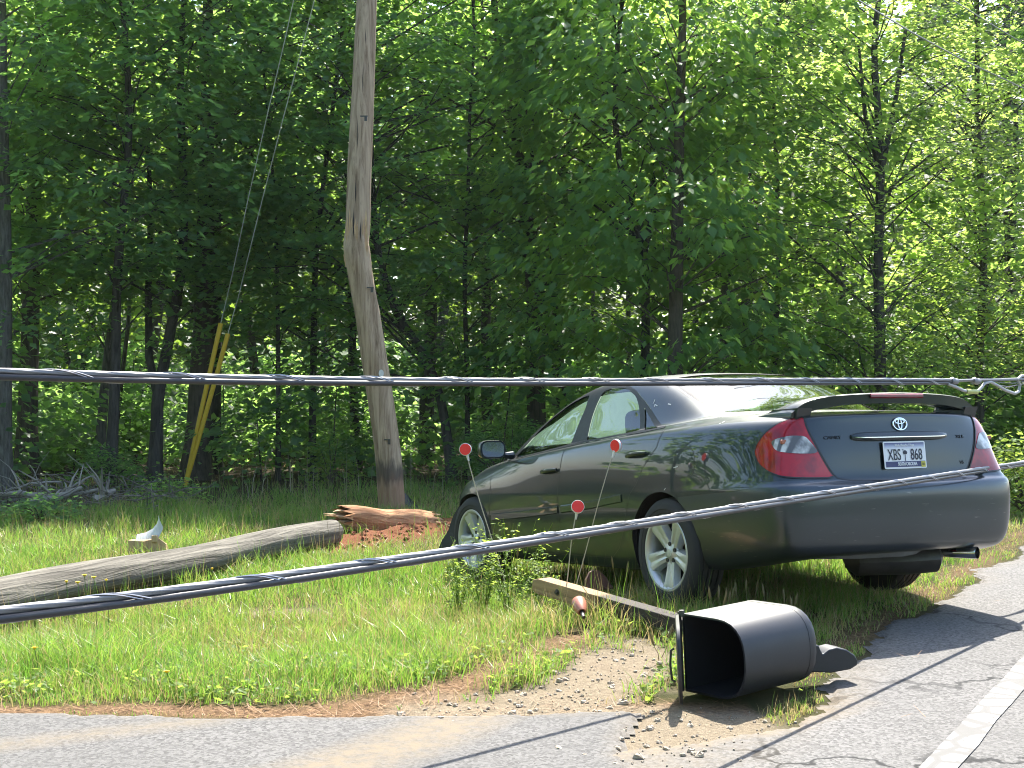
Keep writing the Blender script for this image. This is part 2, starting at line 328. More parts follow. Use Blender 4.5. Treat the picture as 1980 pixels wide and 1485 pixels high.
# ------------------------------------------------------------------ car: one smooth hull, cut into panels
def RG(*p): return [tuple(map(float,a)) for a in p]
RINGS=[
# r0 underside lip
RG((2.95,0,.24),(2.93,.40,.24),(2.9,.62,.24),(2.85,.72,.23),(2.55,.76,.22),(2.0,.77,.20),(1.25,.77,.20),(.6,.77,.20),(0,.76,.22),(-.5,.74,.25),(-.80,.66,.29),(-.93,.54,.315),(-.99,.32,.325),(-1.0,0,.325)),
# r1 sill bottom
RG((3.08,0,.27),(3.06,.42,.27),(3.02,.68,.27),(2.92,.80,.26),(2.6,.838,.25),(2.0,.84,.225),(1.25,.84,.225),(.6,.84,.225),(0,.84,.25),(-.48,.82,.275),(-.90,.79,.315),(-1.03,.655,.335),(-1.075,.34,.345),(-1.09,0,.345)),
# r2
RG((3.15,0,.40),(3.13,.44,.40),(3.08,.72,.40),(2.96,.845,.40),(2.65,.878,.40),(2.0,.878,.38),(1.25,.878,.38),(.6,.878,.39),(0,.880,.41),(-.48,.865,.42),(-.935,.845,.42),(-1.075,.70,.425),(-1.115,.36,.43),(-1.135,0,.43)),
# r3
RG((3.18,0,.53),(3.16,.44,.53),(3.10,.73,.53),(2.98,.856,.53),(2.68,.890,.53),(2.0,.893,.53),(1.25,.893,.53),(.6,.894,.54),(0,.897,.55),(-.48,.882,.56),(-.945,.862,.565),(-1.09,.715,.565),(-1.13,.37,.57),(-1.15,0,.57)),
# r4 bumper shoulder
RG((3.16,0,.64),(3.14,.44,.64),(3.09,.72,.64),(2.98,.85,.64),(2.7,.888,.64),(2.0,.897,.645),(1.25,.898,.65),(.6,.898,.66),(0,.899,.67),(-.48,.884,.68),(-.945,.862,.69),(-1.085,.715,.695),(-1.125,.37,.695),(-1.145,0,.695)),
# r4b ledge
RG((3.13,0,.68),(3.11,.44,.68),(3.06,.70,.68),(2.96,.84,.685),(2.7,.884,.69),(2.0,.896,.695),(1.25,.898,.70),(.6,.898,.71),(0,.897,.72),(-.48,.880,.73),(-.935,.845,.735),(-1.055,.69,.74),(-1.07,.37,.74),(-1.085,0,.735)),
# r5
RG((3.08,0,.74),(3.06,.43,.74),(3.01,.68,.74),(2.92,.81,.75),(2.7,.868,.77),(2.0,.886,.80),(1.25,.893,.83),(.6,.893,.85),(0,.888,.87),(-.48,.865,.88),(-.90,.805,.885),(-1.03,.655,.885),(-1.055,.365,.885),(-1.07,0,.885)),
# r6a edge below
RG((2.98,0,.81),(2.96,.42,.81),(2.92,.64,.805),(2.82,.765,.81),(2.60,.830,.845),(2.0,.868,.90),(1.25,.876,.955),(.6,.872,.995),(0,.860,1.02),(-.48,.828,1.035),(-.86,.755,1.045),(-.995,.62,1.045),(-1.035,.36,1.05),(-1.05,0,1.055)),
# r6b edge above
RG((2.88,0,.845),(2.87,.41,.845),(2.83,.60,.845),(2.74,.725,.845),(2.54,.79,.88),(1.98,.848,.925),(1.25,.852,.985),(.62,.846,1.027),(.02,.825,1.058),(-.44,.765,1.085),(-.78,.675,1.09),(-.935,.57,1.092),(-.985,.35,1.097),(-1.0,0,1.10)),
# r6c deck / hood inner
RG((2.66,0,.915),(2.65,.38,.915),(2.60,.57,.91),(2.53,.69,.895),(2.40,.765,.905),(1.95,.830,.938),(1.25,.835,1.005),(.64,.826,1.05),(.06,.795,1.085),(-.33,.715,1.113),(-.56,.61,1.118),(-.66,.50,1.122),(-.70,.32,1.125),(-.71,0,1.127)),
# r7 glass base
RG((2.50,0,.975),(2.48,.38,.97),(2.41,.58,.96),(2.32,.70,.945),(2.20,.775,.94),(1.82,.81,.965),(1.22,.815,1.025),(.68,.808,1.068),(.16,.775,1.10),(-.14,.70,1.128),(-.24,.61,1.140),(-.31,.49,1.145),(-.37,.30,1.147),(-.385,0,1.148)),
# r8
RG((2.16,0,1.155),(2.13,.36,1.15),(2.06,.55,1.14),(1.98,.665,1.13),(1.88,.725,1.125),(1.60,.748,1.15),(1.16,.757,1.18),(.76,.754,1.205),(.36,.728,1.22),(.12,.675,1.235),(.03,.59,1.25),(-.02,.47,1.258),(-.06,.29,1.262),(-.07,0,1.263)),
# r9 roof rail
RG((1.74,0,1.342),(1.72,.33,1.335),(1.65,.50,1.322),(1.58,.60,1.305),(1.49,.658,1.300),(1.33,.684,1.325),(1.05,.690,1.352),(.80,.688,1.362),(.58,.672,1.358),(.40,.635,1.358),(.30,.56,1.365),(.24,.44,1.375),(.20,.27,1.382),(.19,0,1.385)),
# r10 roof shoulder
RG((1.47,0,1.412),(1.45,.29,1.404),(1.40,.44,1.392),(1.34,.525,1.38),(1.26,.575,1.378),(1.17,.598,1.392),(1.02,.606,1.408),(.83,.604,1.413),(.67,.590,1.408),(.53,.555,1.405),(.45,.48,1.410),(.40,.38,1.417),(.37,.24,1.423),(.36,0,1.425)),
# r10b
RG((1.32,0,1.440),(1.31,.21,1.437),(1.28,.31,1.430),(1.23,.365,1.424),(1.18,.40,1.424),(1.10,.415,1.430),(.98,.42,1.436),(.85,.42,1.438),(.73,.41,1.436),(.64,.385,1.434),(.59,.335,1.436),(.56,.265,1.439),(.54,.17,1.442),(.53,0,1.443)),
# r11 centre line
RG((1.20,0,1.451),(1.19,0,1.451),(1.17,0,1.451),(1.13,0,1.452),(1.09,0,1.452),(1.03,0,1.453),(.95,0,1.454),(.87,0,1.454),(.80,0,1.453),(.75,0,1.453),(.72,0,1.452),(.70,0,1.452),(.69,0,1.451),(.68,0,1.451)),
]
TG=np.array(RINGS)
RK,RN=TG.shape[:2]
def cage_pad(C):
    m=np.array([1,-1,1.])
    P=np.concatenate([C[:,1:2]*m,C,C[:,-2:-1]*m],1)          # mirrored over the centre plane
    lo=2*P[0]-P[1]; hi=P[-2]*m
    return np.concatenate([lo[None],P,hi[None]],0)
def limit(C):
    P=cage_pad(C)
    Q=(P[:,:-2]+4*P[:,1:-1]+P[:,2:])/6
    return (Q[:-2]+4*Q[1:-1]+Q[2:])/6
CT=TG.copy()
for _ in range(12): CT=CT+.8*(TG-limit(CT))
CP=cage_pad(CT)
def bw(f): return np.stack([(1-f)**3,3*f**3-6*f**2+4,-3*f**3+3*f**2+3*f+1,f**3],-1)/6
def dbw(f): return np.stack([-(1-f)**2,3*f**2-4*f,-3*f**2+2*f+1,f**2],-1)/2
def HULL(t,s,der=False):
    t=np.clip(np.asarray(t,float),0,RN-1);s=np.clip(np.asarray(s,float),0,RK-1)
    i=np.minimum(t.astype(int),RN-2);j=np.minimum(s.astype(int),RK-2)
    wt,ws=bw(t-i),bw(s-j)
    ix=i[:,None]+np.arange(4);jx=j[:,None]+np.arange(4)
    G=CP[jx[:,:,None],ix[:,None,:]]
    P=np.einsum('ns,nt,nstk->nk',ws,wt,G)
    if not der: return P
    Pt=np.einsum('ns,nt,nstk->nk',ws,dbw(t-i),G);Ps=np.einsum('ns,nt,nstk->nk',dbw(s-j),wt,G)
    n=np.cross(Ps,Pt)
    n/=np.maximum(np.linalg.norm(n,axis=1,keepdims=True),1e-9)
    return P,n
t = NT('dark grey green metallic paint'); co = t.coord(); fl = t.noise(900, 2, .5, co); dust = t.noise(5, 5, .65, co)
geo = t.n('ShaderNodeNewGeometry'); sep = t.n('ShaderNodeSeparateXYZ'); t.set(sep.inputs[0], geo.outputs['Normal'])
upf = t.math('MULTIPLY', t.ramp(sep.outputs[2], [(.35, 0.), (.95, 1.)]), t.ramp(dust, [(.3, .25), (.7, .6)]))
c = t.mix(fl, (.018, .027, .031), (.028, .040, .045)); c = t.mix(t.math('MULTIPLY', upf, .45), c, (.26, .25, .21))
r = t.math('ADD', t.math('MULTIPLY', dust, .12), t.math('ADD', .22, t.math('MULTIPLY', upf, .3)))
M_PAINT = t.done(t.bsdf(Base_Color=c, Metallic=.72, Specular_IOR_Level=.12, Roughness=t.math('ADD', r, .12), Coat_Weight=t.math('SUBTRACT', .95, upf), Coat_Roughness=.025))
t = NT('scuffed bumper paint lightened for reflections'); co = t.coord(); fl = t.noise(900, 2, .5, co); dust = t.noise(4, 5, .65, co); sc_ = t.noise(9, 4, .6, t.coord('Object', (1, 1, 9)))
c = t.mix(fl, (.036, .047, .055), (.054, .069, .079)); c = t.mix(t.ramp(sc_, [(.66, 0.), (.74, .35)]), c, (.30, .30, .28))  # base set lighter than the body, standing in for road and sky reflections
M_BUMP = t.done(t.bsdf(Base_Color=c, Metallic=.7, Roughness=t.math('ADD', .25, t.math('MULTIPLY', dust, .18)), Coat_Weight=.6, Coat_Roughness=.10))
def glass(name, tint, rmin, rough=.02):
    t = NT(name); tr = t.n('ShaderNodeBsdfTransparent'); t.set(tr.inputs[0], tint)
    gl = t.n('ShaderNodeBsdfGlossy'); gl.inputs['Roughness'].default_value = rough; t.set(gl.inputs[0], (.92, .97, .95))
    fr = t.n('ShaderNodeFresnel'); fr.inputs[0].default_value = 1.5
    f = t.math('ADD', t.math('MULTIPLY', fr.outputs[0], 1.1), rmin); m = t.n('ShaderNodeMixShader'); t.set(m.inputs[0], f)
    t.t.links.new(tr.outputs[0], m.inputs[1]); t.t.links.new(gl.outputs[0], m.inputs[2]); return t.done(m)
M_GLASS = glass('green tinted window glass', (.45, .56, .51), .01)
M_GLASS2 = glass('rear window glass', (.36, .44, .41), .03)
M_BLACK = plain('black rubber trim', (.012, .012, .013), .45, var=.3)
M_DARK = plain('grimy underbody', (.020, .019, .018), .8, var=.4, scale=14)
M_TYRE = plain('tyre rubber', (.022, .021, .020), .75, var=.4, scale=24, bump=.002)
t = NT('silver alloy'); nz = t.noise(8, 5, .65, t.coord())
M_RIM = t.done(t.bsdf(Base_Color=t.mix(nz, (.44, .44, .42), (.62, .62, .60)), Metallic=.55, Roughness=t.math('ADD', .28, t.math('MULTIPLY', nz, .2))))
M_CHROME = plain('chrome', (.72, .73, .74), .12, 1.0, var=.06)
M_STEEL = plain('dull exhaust steel', (.10, .095, .09), .5, .8, var=.4, scale=16)
def lens(name, col, dark, sc, wavescale, lo=.35):
    t = NT(name); w = t.n('ShaderNodeTexWave', i_Scale=wavescale, i_Distortion=.6, i_Detail=2.); t.set(w.inputs['Vector'], t.coord('Object', sc))
    nz = t.noise(11, 3, .6, t.coord()); f = t.math('MULTIPLY', t.ramp(w.outputs[0], [(.25, 0.), (.7, 1.)]), t.ramp(nz, [(.35, lo), (.6, 1.)]))
    return t.done(t.bsdf(Base_Color=t.mix(f, dark, col), Roughness=.16, Coat_Weight=.6, Coat_Roughness=.03, Specular_IOR_Level=.3, Normal=t.bump(w.outputs[0], .12, .003)))
M_RED = lens('red lamp lens', (.42, .003, .008), (.10, .001, .003), (.02, .02, 1), 9.)
M_CLEAR = lens('clear lamp lens', (.72, .72, .70), (.10, .10, .10), (.3, 1, .02), 26., .15)
M_AMBER = plain('amber bulb', (.35, .10, .05), .3)
M_CLOTH = plain('pale grey cabin cloth', (.22, .225, .20), .9, var=.2, scale=40)
M_CLOTHD = plain('dark seat cloth', (.03, .032, .033), .85, var=.3, scale=40)
M_BAG = plain('deployed airbag fabric', (.72, .70, .58), .8, var=.1, scale=20, bump=.004)

def inpoly(P, poly):
    x, y = P[:, 0], P[:, 1]; r = np.zeros(len(P), bool); n = len(poly)
    for i in range(n):
        (x1, y1), (x2, y2) = poly[i], poly[(i + 1) % n]
        if y1 != y2: r ^= ((y1 > y) != (y2 > y)) & (x < (x2 - x1) * (y - y1) / (y2 - y1) + x1)
    return r
def round_poly(P, k=2, a=.22):
    P = np.array(P, float)
    for _ in range(k):
        Q = np.roll(P, -1, 0); P = np.stack([P * (1 - a) + Q * a, P * a + Q * (1 - a)], 1).reshape(-1, 2)
    return P
def dens(P, d=.06, closed=True):
    P = np.array(P, float); Q = np.roll(P, -1, 0) if closed else P[1:]; out = []
    for a, b in zip(P if closed else P[:-1], Q):
        n = max(1, int(math.ceil(np.hypot(*((b - a) * (1, .7))) / d))); out += [a + (b - a) * i / n for i in range(n)]
    if not closed: out.append(P[-1])
    return np.array(out)
_tt, _ss = np.meshgrid(np.linspace(0, RN - 1, 521), np.linspace(0, RK - 1, 361)); _tt, _ss = _tt.ravel(), _ss.ravel()
_GP = HULL(_tt, _ss)
def side_ts(x, z):
    'hull parameters of the side point seen at (x, z)'
    m = (_GP[:, 1] > .35) & (_tt > 2.6) & (_tt < 10.9); i = np.where(m)[0]
    j = i[np.argmin((_GP[i, 0] - x)**2 + (_GP[i, 2] - z)**2)]
    return (_tt[j], _ss[j])
def arch(cx, r):
    pts = [side_ts(cx + r * math.cos(a), .325 + r * math.sin(a)) for a in np.radians(np.arange(-8, 189, 7))]
    return [(pts[0][0], -.01)] + pts + [(pts[-1][0], -.01)]
ARCH_R, ARCH_F = arch(.02, .362), arch(2.72, .355)
END = RN - 1
REG = {
 'front_arch': ARCH_F, 'rear_arch': ARCH_R,
 'tail_light': round_poly([(10.95,7.50),(10.75,7.50),(10.39,7.2),(9.98,6.70),(9.80,6.32),(9.76,6.05),(9.85,5.72),(10.06,5.45),(10.38,5.25),(10.95,5.14),(11.70,5.07),(11.52,5.6),(11.32,6.11),(11.08,6.74)], 1, .2),
 'front_window': round_poly([(5.06,8.75),(4.50,9.1),(4.33,10.2),(4.36,11.2),(4.72,11.72),(5.3,11.93),(5.66,11.95),(5.93,11.3),(6.0,10.2),(6.05,8.75)], 2, .16),
 'rear_window': round_poly([(6.42,8.75),(6.38,10.3),(6.31,11.3),(6.28,11.95),(6.74,12.04),(7.45,11.92),(7.74,11.5),(7.72,11.1),(7.55,10.0),(7.42,8.75)], 2, .16),
 'quarter_window': round_poly([(7.84,11.0),(7.85,10.3),(7.80,8.75),(7.56,8.75),(7.64,10.0)], 1, .1),
 'window_trim': round_poly([(4.9,8.25),(4.35,8.5),(4.18,9.6),(4.15,10.8),(4.28,11.75),(4.9,12.08),(5.5,12.25),(6.6,12.28),(7.55,12.1),(7.85,11.75),(7.97,11.1),(7.98,9.8),(7.92,8.25)], 1, .15),
 'fuel_door': round_poly([(8.24,6.35),(8.64,6.35),(8.67,5.42),(8.25,5.36)], 2, .2),
 'front_door': [(4.93,8.3),(4.5,6.9),(4.56,5.0),(4.49,2.75),(4.43,1.7),(4.5,1.32),(5.85,1.32),(5.92,1.8),(5.95,5.3),(6.03,7.0),(6.05,8.3)],
 'rear_door': [(6.05,8.3),(6.03,7.0),(5.95,5.3),(5.92,1.8),(5.85,1.32),(6.9,1.34),(7.08,1.7),(7.19,2.25),(7.31,3.25),(7.44,4.86),(7.62,5.8),(7.87,6.5),(7.93,7.2),(7.93,8.3)],
 'trunk_lid': [(10.72,9.75),(10.62,9.0),(10.93,8.2),(10.98,7.50),(11.12,6.74),(11.36,6.11),(11.56,5.6),(11.74,5.07),(12.0,4.85),(END+.01,4.80),(END+.01,9.75)],
 'rear_windshield': [(9.72,12.2),(9.66,11.6),(9.66,11.1),(9.78,10.55),(10.02,10.12),(10.5,10.0),(11.2,9.97),(END+.01,9.97),(END+.01,12.75),(11,12.7),(10.1,12.55)],
 'windshield': [(3.35,10.15),(3.3,11),(3.3,12.0),(3.1,12.4),(2,12.5),(-.01,12.55),(-.01,10.1),(2,10.1)],
 'rear_bumper': [(8.33,3.79),(8.87,3.92),(9.44,4.04),(9.72,4.3),(9.9,5.0),(10.4,5.03),(11.74,4.95),(12.0,4.78),(END+.01,4.74),(END+.01,-.01),(8.45,-.01),(8.40,2)],
 'hood': [(-.01,9.85),(3.3,9.85),(3.62,9.0),(3.66,7.9),(3.3,7.5),(-.01,7.5)],
}
PRIO = ['front_arch', 'rear_arch', 'tail_light', 'front_window', 'rear_window', 'quarter_window', 'window_trim', 'fuel_door', 'front_door', 'rear_door', 'trunk_lid', 'rear_windshield', 'windshield', 'rear_bumper', 'hood']
pts = []; edges = []
def add_loop(P):
    b = len(pts); pts.extend(P.tolist()); n = len(P); edges.extend([(b + i, b + (i + 1) % n) for i in range(n)])
DREG = {k: dens(np.clip(np.array(REG[k], float), [0, 0], [END, RK - 1])) for k in PRIO}
for k in PRIO: add_loop(DREG[k])
add_loop(dens([(0, 0), (END, 0), (END, RK - 1), (0, RK - 1)], .1))
g = np.stack(np.meshgrid(np.arange(.05, END, .09), np.arange(.08, RK - 1, .13)), -1).reshape(-1, 2)
g += (np.array([vn(g[:, 0] * 99, g[:, 1] * 99, 1), vn(g[:, 0] * 99, g[:, 1] * 99, 2)]).T - .5) * .01
B = np.array(pts); keep = np.ones(len(g), bool)
for i in range(0, len(g), 2000):
    d = (g[i:i + 2000, None, :] - B[None]) * (1, .7); keep[i:i + 2000] = (np.hypot(d[..., 0], d[..., 1]).min(1) > .03)
pts += g[keep].tolist()
cv, ce, cf, *_ = delaunay_2d_cdt([Vector(p) for p in pts], edges, [], 0, 1e-5)
cv = np.array([tuple(p) for p in cv]); cf = np.array([f for f in cf if len(f) == 3])
cen = cv[cf].mean(1); lab = np.full(len(cf), -1)
for i in reversed(range(len(PRIO))): lab[inpoly(cen, REG[PRIO[i]])] = i
HP, HN = HULL(cv[:, 0], cv[:, 1], True); HN = -HN
a2 = np.abs(np.cross(cv[cf[:, 1]] - cv[cf[:, 0]], cv[cf[:, 2]] - cv[cf[:, 0]])); cf = cf[a2 > 1e-7]; lab = lab[a2 > 1e-7]
def crumple(P):
    'the nose is stove in against the broken pole'
    w = smooth(2.55, 3.1, P[:, 0]); Q = P.copy()
    n1 = fbm(P[:, 0] * 3 + 5, P[:, 1] * 3 + P[:, 2] * 2, 7) - .5; n2 = fbm(P[:, 0] * 3 + 15, P[:, 1] * 3 - P[:, 2] * 2, 8) - .5
    Q[:, 2] += w * n1 * .16 * smooth(.5, .8, P[:, 2]); Q[:, 0] += w * n2 * .16 - .10 * w * (np.abs(P[:, 1]) < .5); return Q
def hull_part(name, labels, mat, parent, side=0, off=0.0, nflip=1):
    'side: +1 left, -1 right, 0 both halves in one mesh'
    ids = [-1 if l == 'rest' else PRIO.index(l) for l in labels]; T = cf[np.isin(lab, ids)]
    used = np.unique(T); mp = np.full(len(cv), -1); mp[used] = np.arange(len(used))
    V = crumple(HP[used]) + HN[used] * off; Nn = HN[used].copy(); Tm = mp[T]
    e1, e2 = V[Tm[:, 1]] - V[Tm[:, 0]], V[Tm[:, 2]] - V[Tm[:, 0]]
    fl = (np.cross(e1, e2) * Nn[Tm].mean(1)).sum(1) < 0; Tm[fl] = Tm[fl][:, ::-1]
    m = np.array([1, -1, 1.])
    if side >= 0: Vs, Ns, Ts = [V], [Nn], [Tm]
    else: Vs, Ns, Ts = [], [], []
    if side <= 0: Vs.append(V * m); Ns.append(Nn * m); Ts.append(Tm[:, ::-1] + (len(V) if side == 0 else 0))
    V, Nn, Tm = np.concatenate(Vs), np.concatenate(Ns), np.concatenate(Ts)
    me = np_mesh(name, V, Tm, True)
    if not np.isin('hood', labels): me.normals_split_custom_set_from_vertices([tuple(n) for n in Nn])
    return link_mesh(name, me, mat, parent)
def ribbon(mb, ts, w=.005, off=.0012, mirror=True, closed=False):
    ts = dens(ts, .05, closed); 
    if closed: ts = np.concatenate([ts, ts[:1]])
    P, n = HULL(ts[:, 0], ts[:, 1], True); n = -n; T = np.gradient(P, axis=0); T /= np.linalg.norm(T, axis=1, keepdims=True) + 1e-9
    s_ = np.cross(n, T); P = crumple(P)
    for m in ((1, 1, 1), (1, -1, 1)) if mirror else ((1, 1, 1),):
        v = np.stack([P + n * off - s_ * w / 2, P + n * off + s_ * w / 2], 1).reshape(-1, 3) * m
        mb.add(v, [(2 * i, 2 * i + 1, 2 * i + 3, 2 * i + 2) for i in range(len(P) - 1)])

CAR = empty('sedan', (0, 0, 0), 'dark grey green sedan with a rear spoiler, nose crushed, stopped on the grass verge', 'car')
CAR.matrix_world = Matrix(((-0.44937, -0.89283, -0.03034, 1.71279), (0.8902, -0.45038, 0.06862, 8.40735), (-0.07493, 0.00383, 0.99718, -.00238), (0, 0, 0, 1)))
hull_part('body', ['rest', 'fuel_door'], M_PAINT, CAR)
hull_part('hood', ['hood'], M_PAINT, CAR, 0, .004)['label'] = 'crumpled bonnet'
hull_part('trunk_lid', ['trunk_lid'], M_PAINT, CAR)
hull_part('rear_bumper', ['rear_bumper'], M_BUMP, CAR, 0, .003)
hull_part('windshield', ['windshield'], M_GLASS, CAR); hull_part('rear_window', ['rear_windshield'], M_GLASS2, CAR, 0, -.003)
gap = MB()
ribbon(gap, REG['front_door'][:7]); ribbon(gap, REG['front_door'][6:]); ribbon(gap, REG['rear_door'][4:]); ribbon(gap, REG['fuel_door'], .0035, closed=True)
ribbon(gap, REG['trunk_lid'][:10], .007); ribbon(gap, REG['rear_bumper'][:6], .005); ribbon(gap, [(9.3, 11.7), (9.45, 12.5), (9.3, 13.2)], .004)
ribbon(gap, REG['rear_windshield'][:8], .014, .001); ribbon(gap, REG['rear_windshield'][8:] + REG['rear_windshield'][:1], .012, .001)
gap.build('panel_gap', M_BLACK, CAR, False)
HND = {}
for sd in (1, -1):
    for nm, wins, hx in (('front_door', ['front_window'], (5.62, 5.94)), ('rear_door', ['rear_window', 'quarter_window'], (7.33, 7.70))):
        d = hull_part('door', [nm], M_PAINT, CAR, sd)
        for w in wins: hull_part('window', [w], M_GLASS, d, sd, -.004)
        # pull handle: a swelling bar over a scooped cup
        ts = np.stack([np.linspace(hx[0], hx[1], 9), np.linspace(6.02 if nm == 'front_door' else 6.28, 6.06 if nm == 'front_door' else 6.31, 9)], 1); P, n = HULL(ts[:, 0], ts[:, 1], True); n = -n
        h = MB(); k = np.sin(np.linspace(.12, math.pi - .12, 9)); secs = []
        for i in range(9):
            c = P[i] + n[i] * (.006 + .030 * k[i]); q = []
            for a in np.linspace(0, 2 * math.pi, 8, endpoint=False): q.append((c + n[i] * .008 * math.cos(a) + np.array([0, 0, 1.]) * (.010 + .005 * k[i]) * math.sin(a)) * (1, sd, 1))
            secs.append(q)
        h.loft(secs).build('handle', M_PAINT, d)
        # rub strip
        ts = [(4.54, 2.78), (5.2, 3.0), (5.93, 3.28)] if nm == 'front_door' else [(5.99, 3.30), (6.6, 3.5), (7.22, 3.85)]
        ts = dens(ts, .1, False); P, n = HULL(ts[:, 0], ts[:, 1], True); n = -n; r = MB(); secs = []
        for p, q in zip(P, n):
            up = np.array([0, 0, 1.]); secs.append([(p + q * a + up * b) * (1, sd, 1) for a, b in ((-.002, -.028), (.006, -.022), (.007, .018), (-.002, .028))])
        r.loft(secs).build('rub_strip', M_PAINT, d)
    hull_part('window_trim', ['window_trim'], M_BLACK, CAR, sd, .002)
    tl = hull_part('tail_light', ['tail_light'], M_RED, CAR, sd, .004)
    # clear reversing section laid on the red lens
    poly = round_poly([(10.10,6.34),(10.22,6.44),(10.64,6.53),(11.02,6.51),(11.16,6.32),(11.38,5.97),(10.63,6.0),(10.23,6.07)], 2, .2)
    g2_ = np.stack(np.meshgrid(np.arange(10.05, 11.45, .06), np.arange(5.9, 6.6, .06)), -1).reshape(-1, 2); D = dens(poly, .05); n_ = len(D)
    g2_ = g2_[inpoly(g2_, poly * .97 + poly.mean(0) * .03)]
    v2, _, f2, *_ = delaunay_2d_cdt([Vector(p) for p in np.concatenate([D, g2_])], [(i, (i + 1) % n_) for i in range(n_)], [], 1 if False else 0, 1e-5)
    v2 = np.array([tuple(p) for p in v2]); f2 = [f for f in f2 if inpoly(v2[list(f)].mean(0)[None], poly)[0]]
    P, n = HULL(v2[:, 0], v2[:, 1], True); m = MB(); m.add((P - n * .007) * (1, sd, 1), f2); m.build('reversing_lamp', M_CLEAR, tl)
    p, n = HULL([10.42], [6.33], True); c = (p - n * .010)[0] * (1, sd, 1); m = MB(); m.box(c, (.012, .035, .022)); m.build('bulb', M_AMBER, tl, False, .004)
    ed = MB(); ribbon(ed, REG['tail_light'], .008, .005, False, True); ed.v = [(x, y * sd, z) for x, y, z in ed.v]; ed.build('lamp_edge', M_BLACK, tl, False)
    # mirror
    mm = MB(); secs = []
    for dx, k in ((.07, .35), (.05, .75), (.02, .96), (-.02, 1.0), (-.035, .97)):
        secs.append([(2.13 + dx, sd * (.985 + .105 * k * c_), 1.00 + .068 * k * s_) for c_, s_ in [(math.copysign(abs(math.cos(a))**.55, math.cos(a)), math.copysign(abs(math.sin(a))**.6, math.sin(a))) for a in np.linspace(0, 2 * math.pi, 20, endpoint=False)]])
    mm.loft(secs); mir = mm.build('mirror', M_PAINT, CAR)
    gm = MB(); gm.prism([(sd * (.985 + .088 * math.copysign(abs(math.cos(a))**.55, math.cos(a))), 1.00 + .056 * math.copysign(abs(math.sin(a))**.6, math.sin(a))) for a in np.linspace(0, 2 * math.pi, 24, endpoint=False)], 0, .004, Matrix(((0, 0, -1, 2.094), (1, 0, 0, 0), (0, 1, 0, 0), (0, 0, 0, 1)))); gm.build('mirror_glass', M_CHROME, mir, False)
    st = MB(); st.tube([(2.14, sd * .80, .955), (2.14, sd * .86, .955), (2.13, sd * .91, .97)], [.03, .024, .02], 8); st.build('mirror_stalk', M_PAINT, mir)
# lips of the wheel openings and dark wells
for nm, cx_, r_ in (('front', 2.72, .355), ('rear', .02, .362)):
    for sd in (1, -1):
        w = MB(); v = []; A = np.radians(np.arange(-14, 195, 8))
        for a in A:
            ts = side_ts(cx_ + r_ * math.cos(a), max(.24, .325 + r_ * math.sin(a))); y = HULL([ts[0]], [ts[1]])[0][1]
            for yy, k in ((y - .002, 1), (y - .03, 1.0), (y - .05, 1.05), (.50, 1.05)): v.append((cx_ + r_ * k * math.cos(a), sd * yy, .325 + r_ * k * math.sin(a)))
        n = len(A); w.add(v, [(4 * i + j, 4 * i + j + 1, 4 * i + j + 5, 4 * i + j + 4) for i in range(n - 1) for j in range(3)])
        w.add([(cx_ + r_ * 1.05 * math.cos(a), sd * .50, .325 + r_ * 1.05 * math.sin(a)) for a in A], [tuple(range(n))])
        w.build('wheel_well', M_DARK, CAR)

